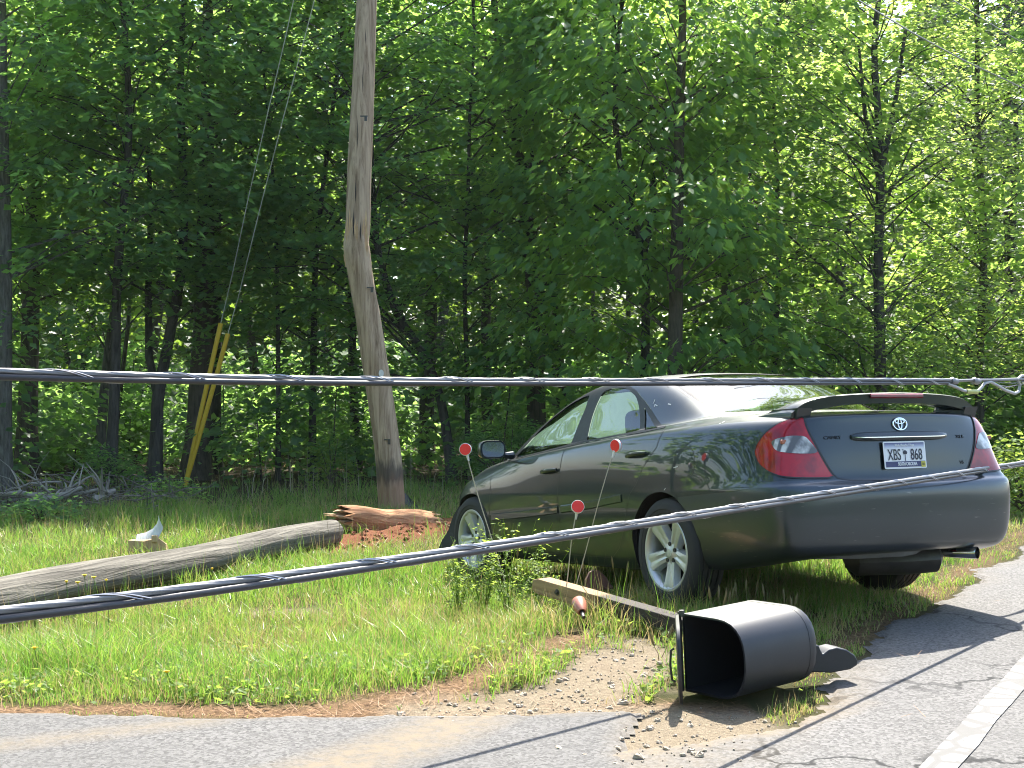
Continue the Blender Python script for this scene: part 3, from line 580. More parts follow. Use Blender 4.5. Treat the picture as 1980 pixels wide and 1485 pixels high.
# ---- wheels
def wheel(x, sd, spin, steer=0):
    w = MB(); prof = []
    for r, h in ((.222, -.095), (.235, -.108), (.262, -.112), (.295, -.108), (.317, -.096), (.326, -.08), (.327, -.055), (.319, -.053), (.319, -.047), (.327, -.045), (.328, -.018), (.320, -.016), (.320, -.010), (.328, -.008), (.328, .018), (.320, .020), (.320, .026), (.328, .028), (.327, .055), (.319, .057), (.319, .063), (.326, .065), (.322, .084), (.308, .100), (.295, .106), (.275, .111), (.262, .112), (.258, .109), (.238, .108), (.226, .100), (.222, .090)): prof.append((r, h))
    M = Matrix.Translation((x, sd * .783, .325)) @ Matrix.Rotation(steer, 4, 'Z') @ Matrix.Rotation(-sd * math.pi / 2, 4, 'X')
    w.lathe(prof, M, 72, True); tyre = w.build('tyre', M_TYRE, None, True, 0, 28)
    tag(tyre); tyre.name = 'wheel'; tyre.parent = CAR
    r = MB(); r.lathe([(.222, -.09), (.205, -.088), (.20, .02), (.203, .075), (.212, .086), (.226, .098), (.229, .102), (.226, .105), (.214, .104), (.206, .097), (.197, .086), (.192, .07), (.190, .02), (.192, -.085), (.212, -.092)], M, 72, True)
    for k in range(5):
        Mk = M @ Matrix.Rotation(spin + k * 2 * math.pi / 5, 4, 'Z'); secs = []
        for rr, w0, w1, top, bot in ((.028, .036, .042, .070, .035), (.062, .036, .046, .074, .034), (.10, .038, .050, .080, .036), (.15, .044, .058, .089, .044), (.185, .051, .066, .095, .050), (.208, .058, .072, .098, .060)):
            secs.append([Mk @ Vector(p) for p in ((rr, -w1, bot), (rr, -w0, top - .004), (rr, -w0 * .45, top), (rr, -w0 * .12, top - .006), (rr, w0 * .12, top - .006), (rr, w0 * .45, top), (rr, w0, top - .004), (rr, w1, bot))])
        r.loft(secs)
    r.lathe([(.0, .078), (.030, .077), (.036, .073), (.068, .068), (.074, .06), (.074, .03), (0, .03)], M, 40)
    rim = r.build('rim', M_RIM, tyre, True, 0, 32)
    for k in range(5):
        b = MB(); Mk = M @ Matrix.Rotation(spin + (k + .5) * 2 * math.pi / 5, 4, 'Z') @ Matrix.Translation((.053, 0, 0)); b.lathe([(0, .0765), (.0125, .0765), (.0135, .068)], Mk, 14); b.build('lug_hole', M_BLACK, tyre)
    c = MB(); c.lathe([(0, .0805), (.023, .0795), (.026, .076)], M, 28); c.build('centre_cap', M_RIM, tyre)
    d = MB(); d.lathe([(0, .012), (.135, .012), (.138, .006), (.138, -.006), (0, -.006)], M, 40); d.build('brake_disc', M_STEEL, tyre)
    k = MB(); k.lathe([(0, -.03), (.19, -.03)], M, 40); k.build('backing_plate', M_DARK, tyre)
wheel(0, 1, .33); wheel(0, -1, .9); wheel(2.72, 1, .15, math.radians(3)); wheel(2.72, -1, 1.2, math.radians(3))

# ---- underside and exhaust
u_ = MB()
u_.loft([[(x, sy * w, z) for sy, z in ((-1, z0), (1, z0), (1, z1), (-1, z1))] for x, w, z0, z1 in ((2.95, .60, .24, .30), (2.4, .60, .20, .27), (2.25, .76, .19, .26), (.5, .76, .19, .26), (.35, .52, .26, .32), (-.4, .52, .33, .40), (-.6, .68, .31, .40), (-.92, .55, .32, .40))])
u_.build('underbody', M_DARK, CAR, False)
ax = MB(); ax.tube([(0, -.70, .30), (-.02, -.4, .27), (-.02, .4, .27), (0, .70, .30)], .032, 8); ax.tube([(.0, .62, .30), (.45, .55, .30)], .03, 8); ax.tube([(0, -.62, .30), (.45, -.55, .30)], .03, 8); ax.tube([(-.02, -.62, .30), (-.12, -.60, .52)], .045, 10); ax.tube([(-.02, .62, .30), (-.12, .60, .52)], .045, 10); ax.build('rear_axle', M_DARK, CAR)
ex = MB(); ex.tube([(.9, -.1, .27), (.2, -.15, .30), (-.2, -.18, .34), (-.45, -.22, .30), (-.62, -.25, .29)], .030, 10)
ex.tube([(-.62, .06, .270), (-.66, .02, .270), (-.79, -.26, .272), (-.85, -.40, .275), (-.86, -.43, .28)], [.06, .115, .122, .115, .055], 18, rfun=lambda a, i: 1 - .18 * abs(math.sin(a)))
exo = ex.build('exhaust', M_STEEL, CAR)
va = MB(); va.loft([[(-1.055 + .10 * abs(y), y, .352), (-1.035 + .10 * abs(y), y, .352 - h), (-.98 + .1 * abs(y), y, .350 - h), (-.98 + .1 * abs(y), y, .352)] for y, h in ((.66, .035), (.3, .05), (.0, .052), (-.10, .045), (-.22, .006))]); va.build('valance', plain('scuffed grey valance', (.10, .10, .10), .7, var=.5, scale=12), CAR, False)
tp = MB(); d = Vector((-1, -.42, -.01)).normalized(); p0_ = Vector((-.82, -.43, .295)); q = [p0_, p0_ + d * .10, p0_ + d * .26]
tp.tube(q, [.026, .030, .034], 20, False); tp.tube([q[2], q[2] - d * .004, q[1]], [.0345, .0355, .0315], 20, False); tp.tube([q[2] - d * .002, q[1] + d * .02], [.031, .028], 20, False); tp.build('tailpipe', M_CHROME, exo)

# ---- rear details: garnish, plate, badges, spoiler
def rear_pt(y, z, off=0.0):
    m = (_tt > 10.6) & (_ss > 4.4) & (_ss < 8.2); i = np.where(m)[0]; j = i[np.argmin((_GP[i, 1] - abs(y))**2 + (_GP[i, 2] - z)**2)]
    tx, sx = _tt[j], _ss[j]; p, n = HULL([tx], [sx], True); n = -n[0]; p = p[0] + n * off; return Vector((p[0], y, z + n[2] * off)), Vector((n[0], math.copysign(n[1], y) if y else 0, n[2]))
LIDM = CAR
g_ = MB(); secs = []
for y in np.linspace(-.345, .345, 25):
    p, n = rear_pt(y, .966); k = max(0, 1 - (abs(y) / .35)**6)**.5; h = .006 + .021 * k
    secs.append([tuple(p + n * a + Vector((0, 0, b))) for a, b in ((-.004, -h), (.022 * k + .002, -h * .9), (.028 * k + .003, -h * .2), (.016 * k + .003, h * .7), (-.004, h))])
g_.loft(secs); gar = g_.build('trunk_garnish', M_PAINT, CAR)
g_ = MB(); secs = []
for y in np.linspace(-.34, .34, 25):
    p, n = rear_pt(y, .966); k = max(0.02, 1 - (abs(y) / .345)**6)**.5
    secs.append([tuple(p + n * (.0295 * k + a) + Vector((0, 0, -.0085 * k + b))) for a, b in ((0, -.0035), (.003, -.002), (.003, .002), (0, .0035))])
g_.loft(secs).build('chrome_strip', M_CHROME, gar)
pA, _ = rear_pt(0, .935); pB, _ = rear_pt(0, .785); dz = (pA - pB).normalized(); ny = Vector((0, -1, 0)); nn = ny.cross(dz).normalized()
PM = Matrix((( ny.x, dz.x, nn.x, 0), (ny.y, dz.y, nn.y, 0), (ny.z, dz.z, nn.z, 0), (0, 0, 0, 1))); PM.translation = (pA + pB) / 2 + nn * .014 + Vector((0, -.003, 0))
def rrect(w, h, r, n=5): return [(sx * (w / 2 - r) + r * math.cos(a), sy * (h / 2 - r) + r * math.sin(a)) for sx, sy, a0 in ((1, 1, 0), (-1, 1, 90), (-1, -1, 180), (1, -1, 270)) for a in np.radians(np.linspace(a0, a0 + 90, n))]
M_PW = plain('plate white', (.74, .75, .76), .4, var=.05); M_PBLUE = plain('plate navy', (.018, .024, .11), .4); M_PINK = plain('plate ink', (.012, .014, .03), .5); M_PYEL = plain('plate sticker yellow', (.55, .48, .06), .5); M_PY2 = plain('plate sticker olive', (.20, .18, .03), .5)
t = NT('plate sky fade'); sp = t.n('ShaderNodeSeparateXYZ'); t.set(sp.inputs[0], t.coord('Generated')); M_PSKY = t.done(t.bsdf(Base_Color=t.ramp(sp.outputs[1], [(0, (.74, .75, .76)), (.45, (.38, .42, .55)), (1, (.035, .045, .17))]), Roughness=.4))
pl = MB(); pl.prism(rrect(.305, .152, .010), -.002, 0); plate = pl.build('licence_plate', M_PW, CAR, False, .0008); plate.matrix_local = PM
def flat(name, poly, mat, par, z=.0012, th=.0006): m = MB(); m.prism(poly, z - th, z); return m.build(name, mat, par, False)
def rect(x0, y0, x1, y1): return [(x0, y0), (x1, y0), (x1, y1), (x0, y1)]
flat('plate_top_band', rect(-.143, .033, .143, .068), M_PSKY, plate); flat('plate_bottom_band', rect(-.143, -.066, .143, -.035), M_PBLUE, plate)
def text(name, s, size, sx, pos, mat, par, z=.0024, ext=.0006, bold=0, align='CENTER', M=None):
    c = bpy.data.curves.new(name, 'FONT'); c.body = s; c.size = size; c.extrude = ext; c.align_x = align; c.align_y = 'CENTER'; c.offset = bold
    o = bpy.data.objects.new(name, c); COL.objects.link(o); dg = bpy.context.evaluated_depsgraph_get(); me = bpy.data.meshes.new_from_object(o.evaluated_get(dg)); bpy.data.objects.remove(o)
    me.transform(Matrix.Diagonal((sx, 1, 1, 1)))
    o = link_mesh(name, me, mat, par)
    if M is not None: o.matrix_local = M
    else: o.location = (*pos, z)
    return o
text('plate_number', 'XBS', .088, .62, (-.078, -.001), M_PINK, plate, bold=.0003); text('plate_number', '868', .088, .66, (.082, -.001), M_PINK, plate, bold=.0003)
text('plate_state', 'SOUTH CAROLINA', .026, .62, (.012, -.0505), M_PW, plate, bold=.0006); text('plate_motto', 'While I Breathe, I Hope', .020, .72, (.0, .054), M_PW, plate, bold=.0002)
pm = MB(); pm.prism([(.0 - .0022, -.034), (.0022, -.034), (.0016, .004), (-.0016, .004)], .0016, .0022)
for k in range(9):
    a = math.radians(-35 + k * 31.5); cx_, cy_ = .017 * math.cos(a), .013 + .015 * math.sin(a); n_ = Vector((-math.sin(a), math.cos(a))) * .0048
    pm.prism([(0, .010), (cx_ * .6 + n_.x, .012 + (cy_ - .012) * .6 + n_.y), (cx_, cy_), (cx_ * .6 - n_.x, .012 + (cy_ - .012) * .6 - n_.y)], .0015, .0022 + k * .00003)
pm.prism([(-.0 + .010 * math.cos(a), .013 + .010 * math.sin(a)) for a in np.linspace(0, 6.28, 12, endpoint=False)], .0015, .00225)
pm.prism([(-.016 + .006 * math.cos(a), .032 + .006 * math.sin(a)) for a in np.radians(np.linspace(-150, 20, 8))] + [(-.016 + .0035 * math.cos(a) - .001, .0335 + .0045 * math.sin(a)) for a in np.radians(np.linspace(15, -145, 8))], .0015, .0022)
pm.build('palmetto', M_PINK, plate, False)
stk = flat('plate_sticker', rect(.112, -.069, .143, -.037), M_PYEL, plate, .0024); flat('sticker_print', rect(.118, -.060, .136, -.046), M_PY2, plate, .0032)
# emblem: three interlaced ovals
p, n = rear_pt(0, 1.033, .006); EM = Matrix(((0, 0, -1, p.x), (-1, 0, 0, 0), (0, 1, 0, p.z), (0, 0, 0, 1))) @ Matrix.Rotation(math.radians(-6), 4, 'X')
em = MB()
def oval(cx, cy, a, b, r=.0042, n=40): 
    P = [Vector((cx + a * math.cos(q), cy + b * math.sin(q), .0)) for q in np.linspace(0, 2 * math.pi, n)]; em.tube([EM @ p for p in P], r, 6, False, up=(EM.to_3x3() @ Vector((0, 0, 1))))
oval(0, 0, .049, .0335, .0048); oval(0, .0145, .033, .0125); oval(0, .0, .0125, .0275); em.build('emblem', M_CHROME, CAR)
def badge(s, y, z, size, sx):
    p, n = rear_pt(y, z, .001); nv = n.normalized(); r_ = Vector((-nv.y, nv.x, 0)).normalized(); up_ = nv.cross(r_); M = Matrix(((r_.x, up_.x, nv.x, p.x), (r_.y, up_.y, nv.y, p.y), (r_.z, up_.z, nv.z, p.z), (0, 0, 0, 1)))
    text('badge', s, size, sx, None, M_BADGE, CAR, M=M, ext=.002)
M_BADGE = plain('darkened badge', (.018, .019, .02), .3, .6)
badge('CAMRY', .465, .965, .027, 1.25); badge('XLE', -.46, .957, .027, 1.5); badge('V6', -.45, .81, .027, 1.1)
# spoiler
sp_ = MB(); secs = []
prof = [(-.672, 1.098, .40, .022), (-.655, 1.112, .37, .040), (-.628, 1.136, .31, .056), (-.58, 1.160, .26, .052), (-.50, 1.178, .235, .040), (-.36, 1.190, .225, .036), (-.18, 1.197, .22, .036), (0, 1.200, .22, .036)]
prof = prof + [(-a, b, c, d) for a, b, c, d in prof[-2::-1]]
for y, zt, ch, th in prof:
    xr = -1.045 + .09 * (abs(y) / .71)**2.2; xf = xr + ch; q = []
    for u2, top, bot in ((0, -.12, -.55), (.06, .04, -.75), (.3, .05, -1), (.6, -.15, -1), (.85, -.5, -.95), (1, -.8, -.82)): q.append((xr + (xf - xr) * u2, y, zt + .010 + top * th))
    for u2, top, bot in ((.85, 0, -.95), (.6, 0, -1), (.3, 0, -1.05), (.03, 0, -1.12)): q.append((xr + (xf - xr) * u2, y, zt + .010 + bot * th * (1.12 if abs(y) > .55 else 1.45)))
    secs.append(q)
def refine(secs, n):
    A = np.array(secs); m = len(A); out = []
    for i in range(m - 1):
        p0_, p1_, p2_, p3_ = A[max(i - 1, 0)], A[i], A[i + 1], A[min(i + 2, m - 1)]
        for k in range(n):
            t_ = k / n; out.append(.5 * (2 * p1_ + (p2_ - p0_) * t_ + (2 * p0_ - 5 * p1_ + 4 * p2_ - p3_) * t_**2 + (3 * p1_ - p0_ - 3 * p2_ + p3_) * t_**3))
    out.append(A[-1]); return [[tuple(p) for p in q] for q in out]
sp_.loft(refine(secs, 4))
for sd in (1, -1):   # feet down to the deck
    sp_.loft([[(x_, sd * y_, z_) for x_, y_ in ((xr, .655), (xr + l_, .655), (xr + l_, .56), (xr, .56))] for xr, l_, z_ in ((-.975, .36, 1.07), (-.985, .30, 1.10), (-1.0, .22, 1.130))])
spo = sp_.build('spoiler', M_PAINT, CAR, True, 0, 50)
bl = MB(); bl.loft([[(-1.0475 + dx, y, z) for z, dx in ((1.205, .004), (1.197, -.005), (1.186, -.005), (1.178, .004))] for y in np.linspace(-.19, .19, 9)]); bl.build('brake_light', lens('dark red lens', (.20, .01, .015), (.10, .005, .01), (.1, 1, .1), 10.), spo)

# ---- cabin seen through the glass
ca = MB(); ca.box((1.0, 0, .34), (3.0, 1.45, .04)); ca.box((-.02, 0, .70), (.06, 1.40, .66)); ca.build('cabin_floor', M_CLOTHD, CAR, False)
ca = MB(); ca.loft([[(.02, y, 1.03), (-.33, y * .86, 1.085), (-.33, y * .86, 1.06), (.02, y, 1.0)] for y in (-.72, 0, .72)]); ca.build('parcel_shelf', M_CLOTH, CAR, False)
def seat(x, y, w, hr, mat, cush=True, hw=.145, hm=None):
    m = MB(); 
    if cush: m.loft([[(x + a, y + sy * w / 2 * k, z) for sy, z in ((-1, z0), (1, z0), (1, z1), (-1, z1))] for a, z0, z1, k in ((-.02, .40, .52, .95), (.25, .40, .55, 1), (.5, .40, .57, .95))])
    m.loft([[(x - b + dx, y + sy * w / 2 * k, z) for sy, dx in ((-1, 0), (1, 0), (1, .13), (-1, .13))] for z, b, k in ((.46, .02, .95), (.7, .10, 1), (.92, .18, .92), (1.0, .21, .7))])
    o = m.build('seat', mat, CAR, True, .02)
    for hy in hr:
        h = MB(); secs = []
        for a, k in ((.03, .7), (.055, .95), (.10, 1), (.145, .95), (.165, .7)):
            secs.append([(x - .30 + a, y + hy + hw * k * math.copysign(abs(math.cos(q))**.5, math.cos(q)), 1.125 + .105 * k * math.copysign(abs(math.sin(q))**.5, math.sin(q))) for q in np.linspace(0, 2 * math.pi, 20, endpoint=False)])
        h.loft(secs); h.tube([(x - .20, y + hy - .05, .98), (x - .20, y + hy - .05, 1.06)], .007, 6); h.tube([(x - .20, y + hy + .05, .98), (x - .20, y + hy + .05, 1.06)], .007, 6); h.build('headrest', hm or M_CLOTHD, o)
seat(1.18, .37, .50, [0], M_CLOTH); seat(1.18, -.37, .50, [0], M_CLOTH); seat(.28, 0, 1.30, [-.42, .42], M_CLOTH, True, .17)
da = MB(); da.loft([[(x, sy, z) for x, z in ((2.45, .94), (2.0, .97), (1.86, .93), (1.86, .72), (2.4, .6))] for sy in (-.70, -.35, 0, .35, .70)]); da.build('dashboard', M_CLOTH, CAR, True, .015)
wh = MB(); sw = Matrix.Translation((1.72, .37, .90)) @ Matrix.Rotation(math.radians(-65), 4, 'Y'); wh.lathe([(.185 + .014 * math.cos(a), .014 * math.sin(a)) for a in np.linspace(0, 2 * math.pi, 9)[:-1]], sw, 32, True); wh.tube([sw @ Vector((-.18, 0, 0)), sw @ Vector((.18, 0, 0))], .014, 6); wh.build('steering_wheel', M_BLACK, CAR)
def bag(c, d, seed):
    m = MB(); rr = random.Random(seed); v = []; f = []; nu, nv = 18, 11
    for j in range(nv):
        ph = math.pi * j / (nv - 1)
        for i in range(nu):
            th = 2 * math.pi * i / nu; k = 1 + .18 * math.sin(3 * th + seed) * math.sin(2 * ph) + rr.uniform(-.05, .05)
            v.append((c[0] + d[0] * k * math.sin(ph) * math.cos(th), c[1] + d[1] * k * math.sin(ph) * math.sin(th), c[2] + d[2] * k * math.cos(ph)))
    for j in range(nv - 1):
        for i in range(nu): a, b = j * nu + i, j * nu + (i + 1) % nu; f.append((a, b, b + nu, a + nu))
    m.add(v, f); o = m.build('airbag', M_BAG, CAR)
bag((1.55, .40, .93), (.15, .2, .10), 1); bag((1.72, -.32, .95), (.22, .26, .17), 2)
# torn front bumper skin hanging beside the left front wheel and bent under the nose
def sheet_strip(mb, P, Wd, th=.006):
    secs = []
    for p, w in zip(P, Wd): p, w = Vector(p), Vector(w); n = Vector((.3, .8, .2)).normalized() * th; secs.append([p - w, p + w, p + w + n, p - w + n])
    mb.loft(secs)
tb = MB(); sheet_strip(tb, [(3.03, .83, .56), (3.08, .85, .46), (3.11, .87, .36), (3.15, .91, .27), (3.19, .94, .21), (3.21, .96, .18)], [(.01, .0, .02), (.03, .01, .03), (.04, .015, .02), (.04, .015, .03), (.025, .01, .02), (.008, .005, .01)])
sheet_strip(tb, [(3.10, .80, .52), (3.25, .70, .46), (3.42, .55, .50), (3.5, .35, .47), (3.52, 0, .44), (3.46, -.4, .45), (3.25, -.7, .48)], [(.0, .01, .05), (.0, .02, .09), (.01, .02, .12), (.02, 0, .12), (.02, 0, .13), (.0, 0, .12), (0, 0, .08)])
tb.build('torn_front_bumper', M_BLACK, CAR, False)['label'] = 'torn black front bumper skin hanging at the wheel'

sc_m = plain('bare scratch', (.55, .55, .53), .5); 
for a, b, w_ in (((8.12, 11.05), (8.28, 11.22), .006), ((8.10, 10.92), (8.16, 11.02), .006), ((8.16, 11.02), (8.20, 10.94), .006), ((8.55, 10.95), (8.62, 10.90), .007), ((9.05, 7.6), (9.07, 7.9), .006), ((9.0, 7.5), (9.03, 7.6), .006), ((8.24, 5.75), (8.33, 5.78), .006), ((8.05, 4.6), (8.08, 4.85), .005)):
    m = MB(); ribbon(m, [a, b], w_, .0018, False); m.build('scratch', sc_m, CAR, False)
# ------------------------------------------------------------------ poles, log and debris
def wood_mat(name, dark, light, stretch, stain=None, grain=16):
    t = NT(name); co = t.coord('Object', stretch); w = t.noise(grain, 6, .65, co, .6); k = t.noise(grain * 3.2, 4, .6, co); big = t.noise(1.6, 3, .5, t.coord())
    c = t.mix(t.ramp(w, [(.34, 0.), (.60, 1.)]), dark, light); c = t.mix(t.ramp(k, [(.62, 0.), (.72, .75)]), c, tuple(x * .35 for x in dark)); c = t.mix(t.math('MULTIPLY', big, .35), c, tuple(x * .7 for x in light))
    if stain: c = stain(t, c)
    return t, c, w
def clay_stain(t, c):
    sp = t.n('ShaderNodeSeparateXYZ'); t.set(sp.inputs[0], t.coord()); z = sp.outputs[2]; nz = t.noise(7, 4, .6, t.coord('Object', (1, 1, .25)))
    low = t.math('ADD', z, t.math('MULTIPLY', nz, -.5))
    dk = t.ramp(t.math('ADD', z, t.math('MULTIPLY', t.noise(9, 3, .6, t.coord('Object', (1.6, 1.6, .3))), -.42)), [(.06, 0.), (.16, .8), (.30, .75), (.42, 0.)])
    c = t.mix(dk, c, (.055, .045, .04)); return t.mix(t.ramp(low, [(-.12, .6), (.20, 0.)]), c, (.27, .13, .075))
t, c, w = wood_mat('weathered grey pole wood', (.165, .105, .062), (.47, .35, .235), (1, 1, .07), clay_stain)
M_POLE = t.done(t.bsdf(Base_Color=c, Roughness=.88, Specular_IOR_Level=.2, Normal=t.bump(w, .8, .012)))
DP = 15.8
POLE = empty('utility_pole', tuple(px(758, 990, DP)), 'grey wooden utility pole snapped into a kink halfway up', 'utility pole')
pb = Vector(POLE.location)
C_ = [(759, 1000, 53), (757, 960, 52), (752, 900, 51), (744, 830, 50), (731, 738, 50), (720, 670, 49), (711, 610, 48), (702, 560, 47.5), (696, 525, 48), (692, 500, 49.5), (690, 484, 50), (689.5, 470, 49), (690, 455, 48), (692, 430, 47.5), (695, 340, 47), (699, 250, 46), (704, 130, 43), (709, 20, 40), (714, -120, 38), (722, -420, 35), (730, -800, 31)]
P = []; Rr = []
for a, b in zip(C_[:-1], C_[1:]):
    for k in range(6): q = [a[i] + (b[i] - a[i]) * k / 6 for i in range(3)]; P.append(Vector(px(q[0], q[1], DP + .0006 * (484 - q[1]) * (q[1] < 484))) - pb); Rr.append(q[2] / 2 * DP / FPX)
m = MB(); m.tube(P, Rr, 36, rfun=lambda a, i: 1 + .018 * math.sin(3 * a + i * .31) + .010 * math.sin(9 * a + i * .2) + .02 * random.Random(i // 2).uniform(-.5, .5) * math.sin(a * 2 + i), up=(0, 1, 0))
m.build('pole_shaft', M_POLE, POLE, True, 0, 80)
M_CRACK = plain('dark crack', (.02, .017, .015), .9)
t, c, w = wood_mat('fresh split wood', (.30, .17, .085), (.58, .40, .22), (1, 1, .12), None, 30); M_SPLIT = t.done(t.bsdf(Base_Color=c, Roughness=.85, Normal=t.bump(w, .8, .01)))
m = MB(); r_ = random.Random(4)
for i in range(16):    # raised splinters and open cracks at the kink
    u0 = r_.uniform(668, 712); v0 = r_.uniform(440, 505); d = DP - .145 + abs(u0 - 690) * .0028; w_ = r_.uniform(1.2, 2.6); L_ = r_.uniform(22, 55); a = Vector(px(u0, v0, d)) - pb; b = Vector(px(u0 + 1.5, v0 - L_, d + .004)) - pb; s_ = Vector((w_ * DP / FPX, 0, 0))
    m.add([a - s_ * .3, a + s_ * .3, b, (a + b) / 2 + s_ + Vector((0, -.006, 0)), (a + b) / 2 - s_ + Vector((0, -.006, 0))], [(0, 1, 3), (0, 3, 4), (4, 3, 2)])
for u0, v0 in ((667, 482), (668, 492), (669, 474), (667.5, 500), (670, 466)): a = Vector(px(u0, v0, DP)) - pb; m.tube([a + Vector((.02, 0, -.10)), a + Vector((-.004, 0, .0)), a + Vector((-.02, 0, .05))], [.016, .012, .002], 5)
m.build('splinter', M_SPLIT, POLE, False)
for u0, v0, h, w_ in ((683, 462, 70, 2.6), (696, 468, 42, 2.2), (690, 300, 75, 1.8), (687, 395, 60, 2.0), (701, 180, 60, 1.6), (706, 90, 40, 1.2)):
    d = DP - .149 + .0006 * (484 - v0); a = Vector(px(u0, v0, d)) - pb; b = Vector(px(u0 + 2, v0 - h, d)) - pb; s_ = Vector((w_ * DP / FPX, 0, 0)); q = (a + b) / 2
    m = MB(); m.add([a, q + s_ * .6 + (a - b) * .2, b, q - s_ * .6], [(0, 1, 2, 3)]); m.build('crack', M_CRACK, POLE, False)
m = MB(); m.prism([(.03 * math.cos(a), .045 * math.sin(a)) for a in np.linspace(0, math.pi * 2, 14, endpoint=False)], 0, .006, Matrix.Translation(Vector(px(737, 722, DP - .158)) - pb) @ Matrix.Rotation(math.radians(90), 4, 'X') @ Matrix.Rotation(math.radians(20), 4, 'Y')); m.build('pole_tag', plain('pale aluminium tag', (.55, .56, .55), .4, .3), POLE, False)
for v0, u0, w_ in ((556, 716, 13), (225, 704, 14), (850, 749, 12)): m = MB(); a = Vector(px(u0, v0, DP - .148)) - pb; m.box(a, (w_ * DP / FPX, .02, .012)); m.box(a + Vector((.02, 0, -.03)), (.03, .018, .05)); m.build('pole_staple', M_STEEL, POLE, False)

t, c, w = wood_mat('grey fallen pole wood', (.048, .043, .035), (.205, .188, .155), (.05, 1, 1), None, 22); M_LOG = t.done(t.bsdf(Base_Color=c, Roughness=.9, Specular_IOR_Level=.2, Normal=t.bump(w, 1.0, .03)))
t, c, w = wood_mat('clay stained pole wood', (.17, .070, .035), (.55, .30, .155), (.05, 1, 1), None, 20); M_LOG2 = t.done(t.bsdf(Base_Color=c, Roughness=.9, Specular_IOR_Level=.2, Normal=t.bump(w, 1.0, .03)))
t, c, w = wood_mat('sawn end grain', (.24, .19, .12), (.44, .37, .25), (1, 1, 1), None, 6); M_END = t.done(t.bsdf(Base_Color=c, Roughness=.9))
def log(name, A, B, ra, rb, mat, label, cat, jag=0, group=None):
    A, B = Vector(A), Vector(B); mid = (A + B) / 2; L = (B - A).length; o = empty(name, mid, label, cat, group)
    X = (B - A).normalized(); Y = Vector((0, 0, 1)).cross(X).normalized(); Z = X.cross(Y); o.matrix_world = Matrix(((X.x, Y.x, Z.x, mid.x), (X.y, Y.y, Z.y, mid.y), (X.z, Y.z, Z.z, mid.z), (0, 0, 0, 1)))
    r_ = random.Random(len(label)); n = 28; m = MB(); P = [Vector((-L / 2 + L * k / 30, .012 * math.sin(k * .5), .012 * math.sin(k * .33))) for k in range(31)]
    off = [[0] * n for _ in range(2)]
    if jag:
        for e in range(2):
            for k in range(n): off[e][k] = r_.uniform(-.03, .14) * jag if k % 2 else r_.uniform(-.22, -.05) * jag
    secs = []
    for i, p in enumerate(P):
        q = []; rr = ra + (rb - ra) * i / 30
        for k in range(n):
            a = 2 * math.pi * k / n; d = rr * (1 + .03 * math.sin(3 * a + i * .1) + .02 * math.sin(7 * a - i * .15) + .025 * (vn(k * 1.0, i * .12, 5) - .5) + .02 * (vn(k * .3, i * .5, 6) - .5)); x = p.x + (off[1][k] if i == 30 else -off[0][k] if i == 0 else 0)
            q.append((x, p.y + d * math.cos(a), p.z + d * math.sin(a)))
        secs.append(q)
    m.loft(secs, cap=not jag); m.build('shaft', mat, o, True, 0, 50)
    if not jag:
        for s_, rr in ((-1, ra), (1, rb)): c = MB(); c.lathe([(0, .004 * s_), (rr * .97, .003 * s_), (rr * .985, 0)], Matrix.Translation((s_ * L / 2, .012 * math.sin(15 if s_ > 0 else 0), .012 * math.sin(9.9 if s_ > 0 else 0))) @ Matrix.Rotation(math.radians(90), 4, 'Y'), 28); c.build('cut_end', M_END, o)
    return o, L
bA = px(640, 1030, 12.75); bB = px(-120, 1183, 7.7)
log('fallen_pole', bA, bB, .128, .122, M_LOG, 'long grey section of broken pole lying in the grass at the left', 'pole section')
o, L = log('fallen_pole', px(658, 1004, 13.35), px(836, 1013, 14.0), .14, .122, M_LOG2, 'short clay stained pole stub splintered at both ends beside the standing pole', 'pole section', jag=.42, group=None)
r_ = random.Random(3)
for s_ in (-1, 1):
    m = MB()
    for k in range(14):
        a = r_.uniform(0, 6.28); q = r_.uniform(.03, .12); y, z = q * math.cos(a), q * math.sin(a); l_ = r_.uniform(.04, .20); w_ = r_.uniform(.006, .018); x = s_ * (L / 2 - .12)
        m.tube([(x, y, z), (x + s_ * (.10 + l_ * .6), y * 1.02 + r_.uniform(-.01, .01), z), (x + s_ * (.12 + l_), y * 1.05 + r_.uniform(-.02, .02), z + r_.uniform(-.01, .02))], [w_ * 1.3, w_, .001], 4)
    m.build('splintered_wood', M_SPLIT, o, False)
# red clay clods thrown up round the stub
def rock(m, c, r, rr):
    n1, n2 = 5, 7; v = []
    for j in range(n1):
        ph = math.pi * j / (n1 - 1)
        for i in range(n2): th = 2 * math.pi * i / n2; k = r * rr.uniform(.65, 1.2); v.append((c[0] + k * math.sin(ph) * math.cos(th), c[1] + k * math.sin(ph) * math.sin(th), c[2] + k * .7 * math.cos(ph)))
    m.add(v, [(j * n2 + i, j * n2 + (i + 1) % n2, (j + 1) * n2 + (i + 1) % n2, (j + 1) * n2 + i) for j in range(n1 - 1) for i in range(n2)])
M_CLOD = plain('red clay clods', (.27, .105, .05), .95, var=.45, scale=22); m = MB(); r_ = random.Random(8)
while len(m.v) < 35 * 300:
    x, y = r_.uniform(-2.6, -.1), r_.uniform(11.8, 15.2)
    if m_clay(np.array(x), np.array(y)) > r_.uniform(.3, 1): rock(m, (x, y, float(ground_z(np.array(x), np.array(y))) + .01), r_.choice((.006, .009, .014, .022)) * r_.uniform(.7, 1.4), r_)
tag(m.build('clay_clods', M_CLOD, sm=False), 'loose red clay clods thrown out around the broken pole', 'soil', kind='stuff')
M_STONE = plain('pale gravel stone', (.36, .30, .23), .9, var=.5, scale=8); m = MB(); r_ = random.Random(9); k = 0
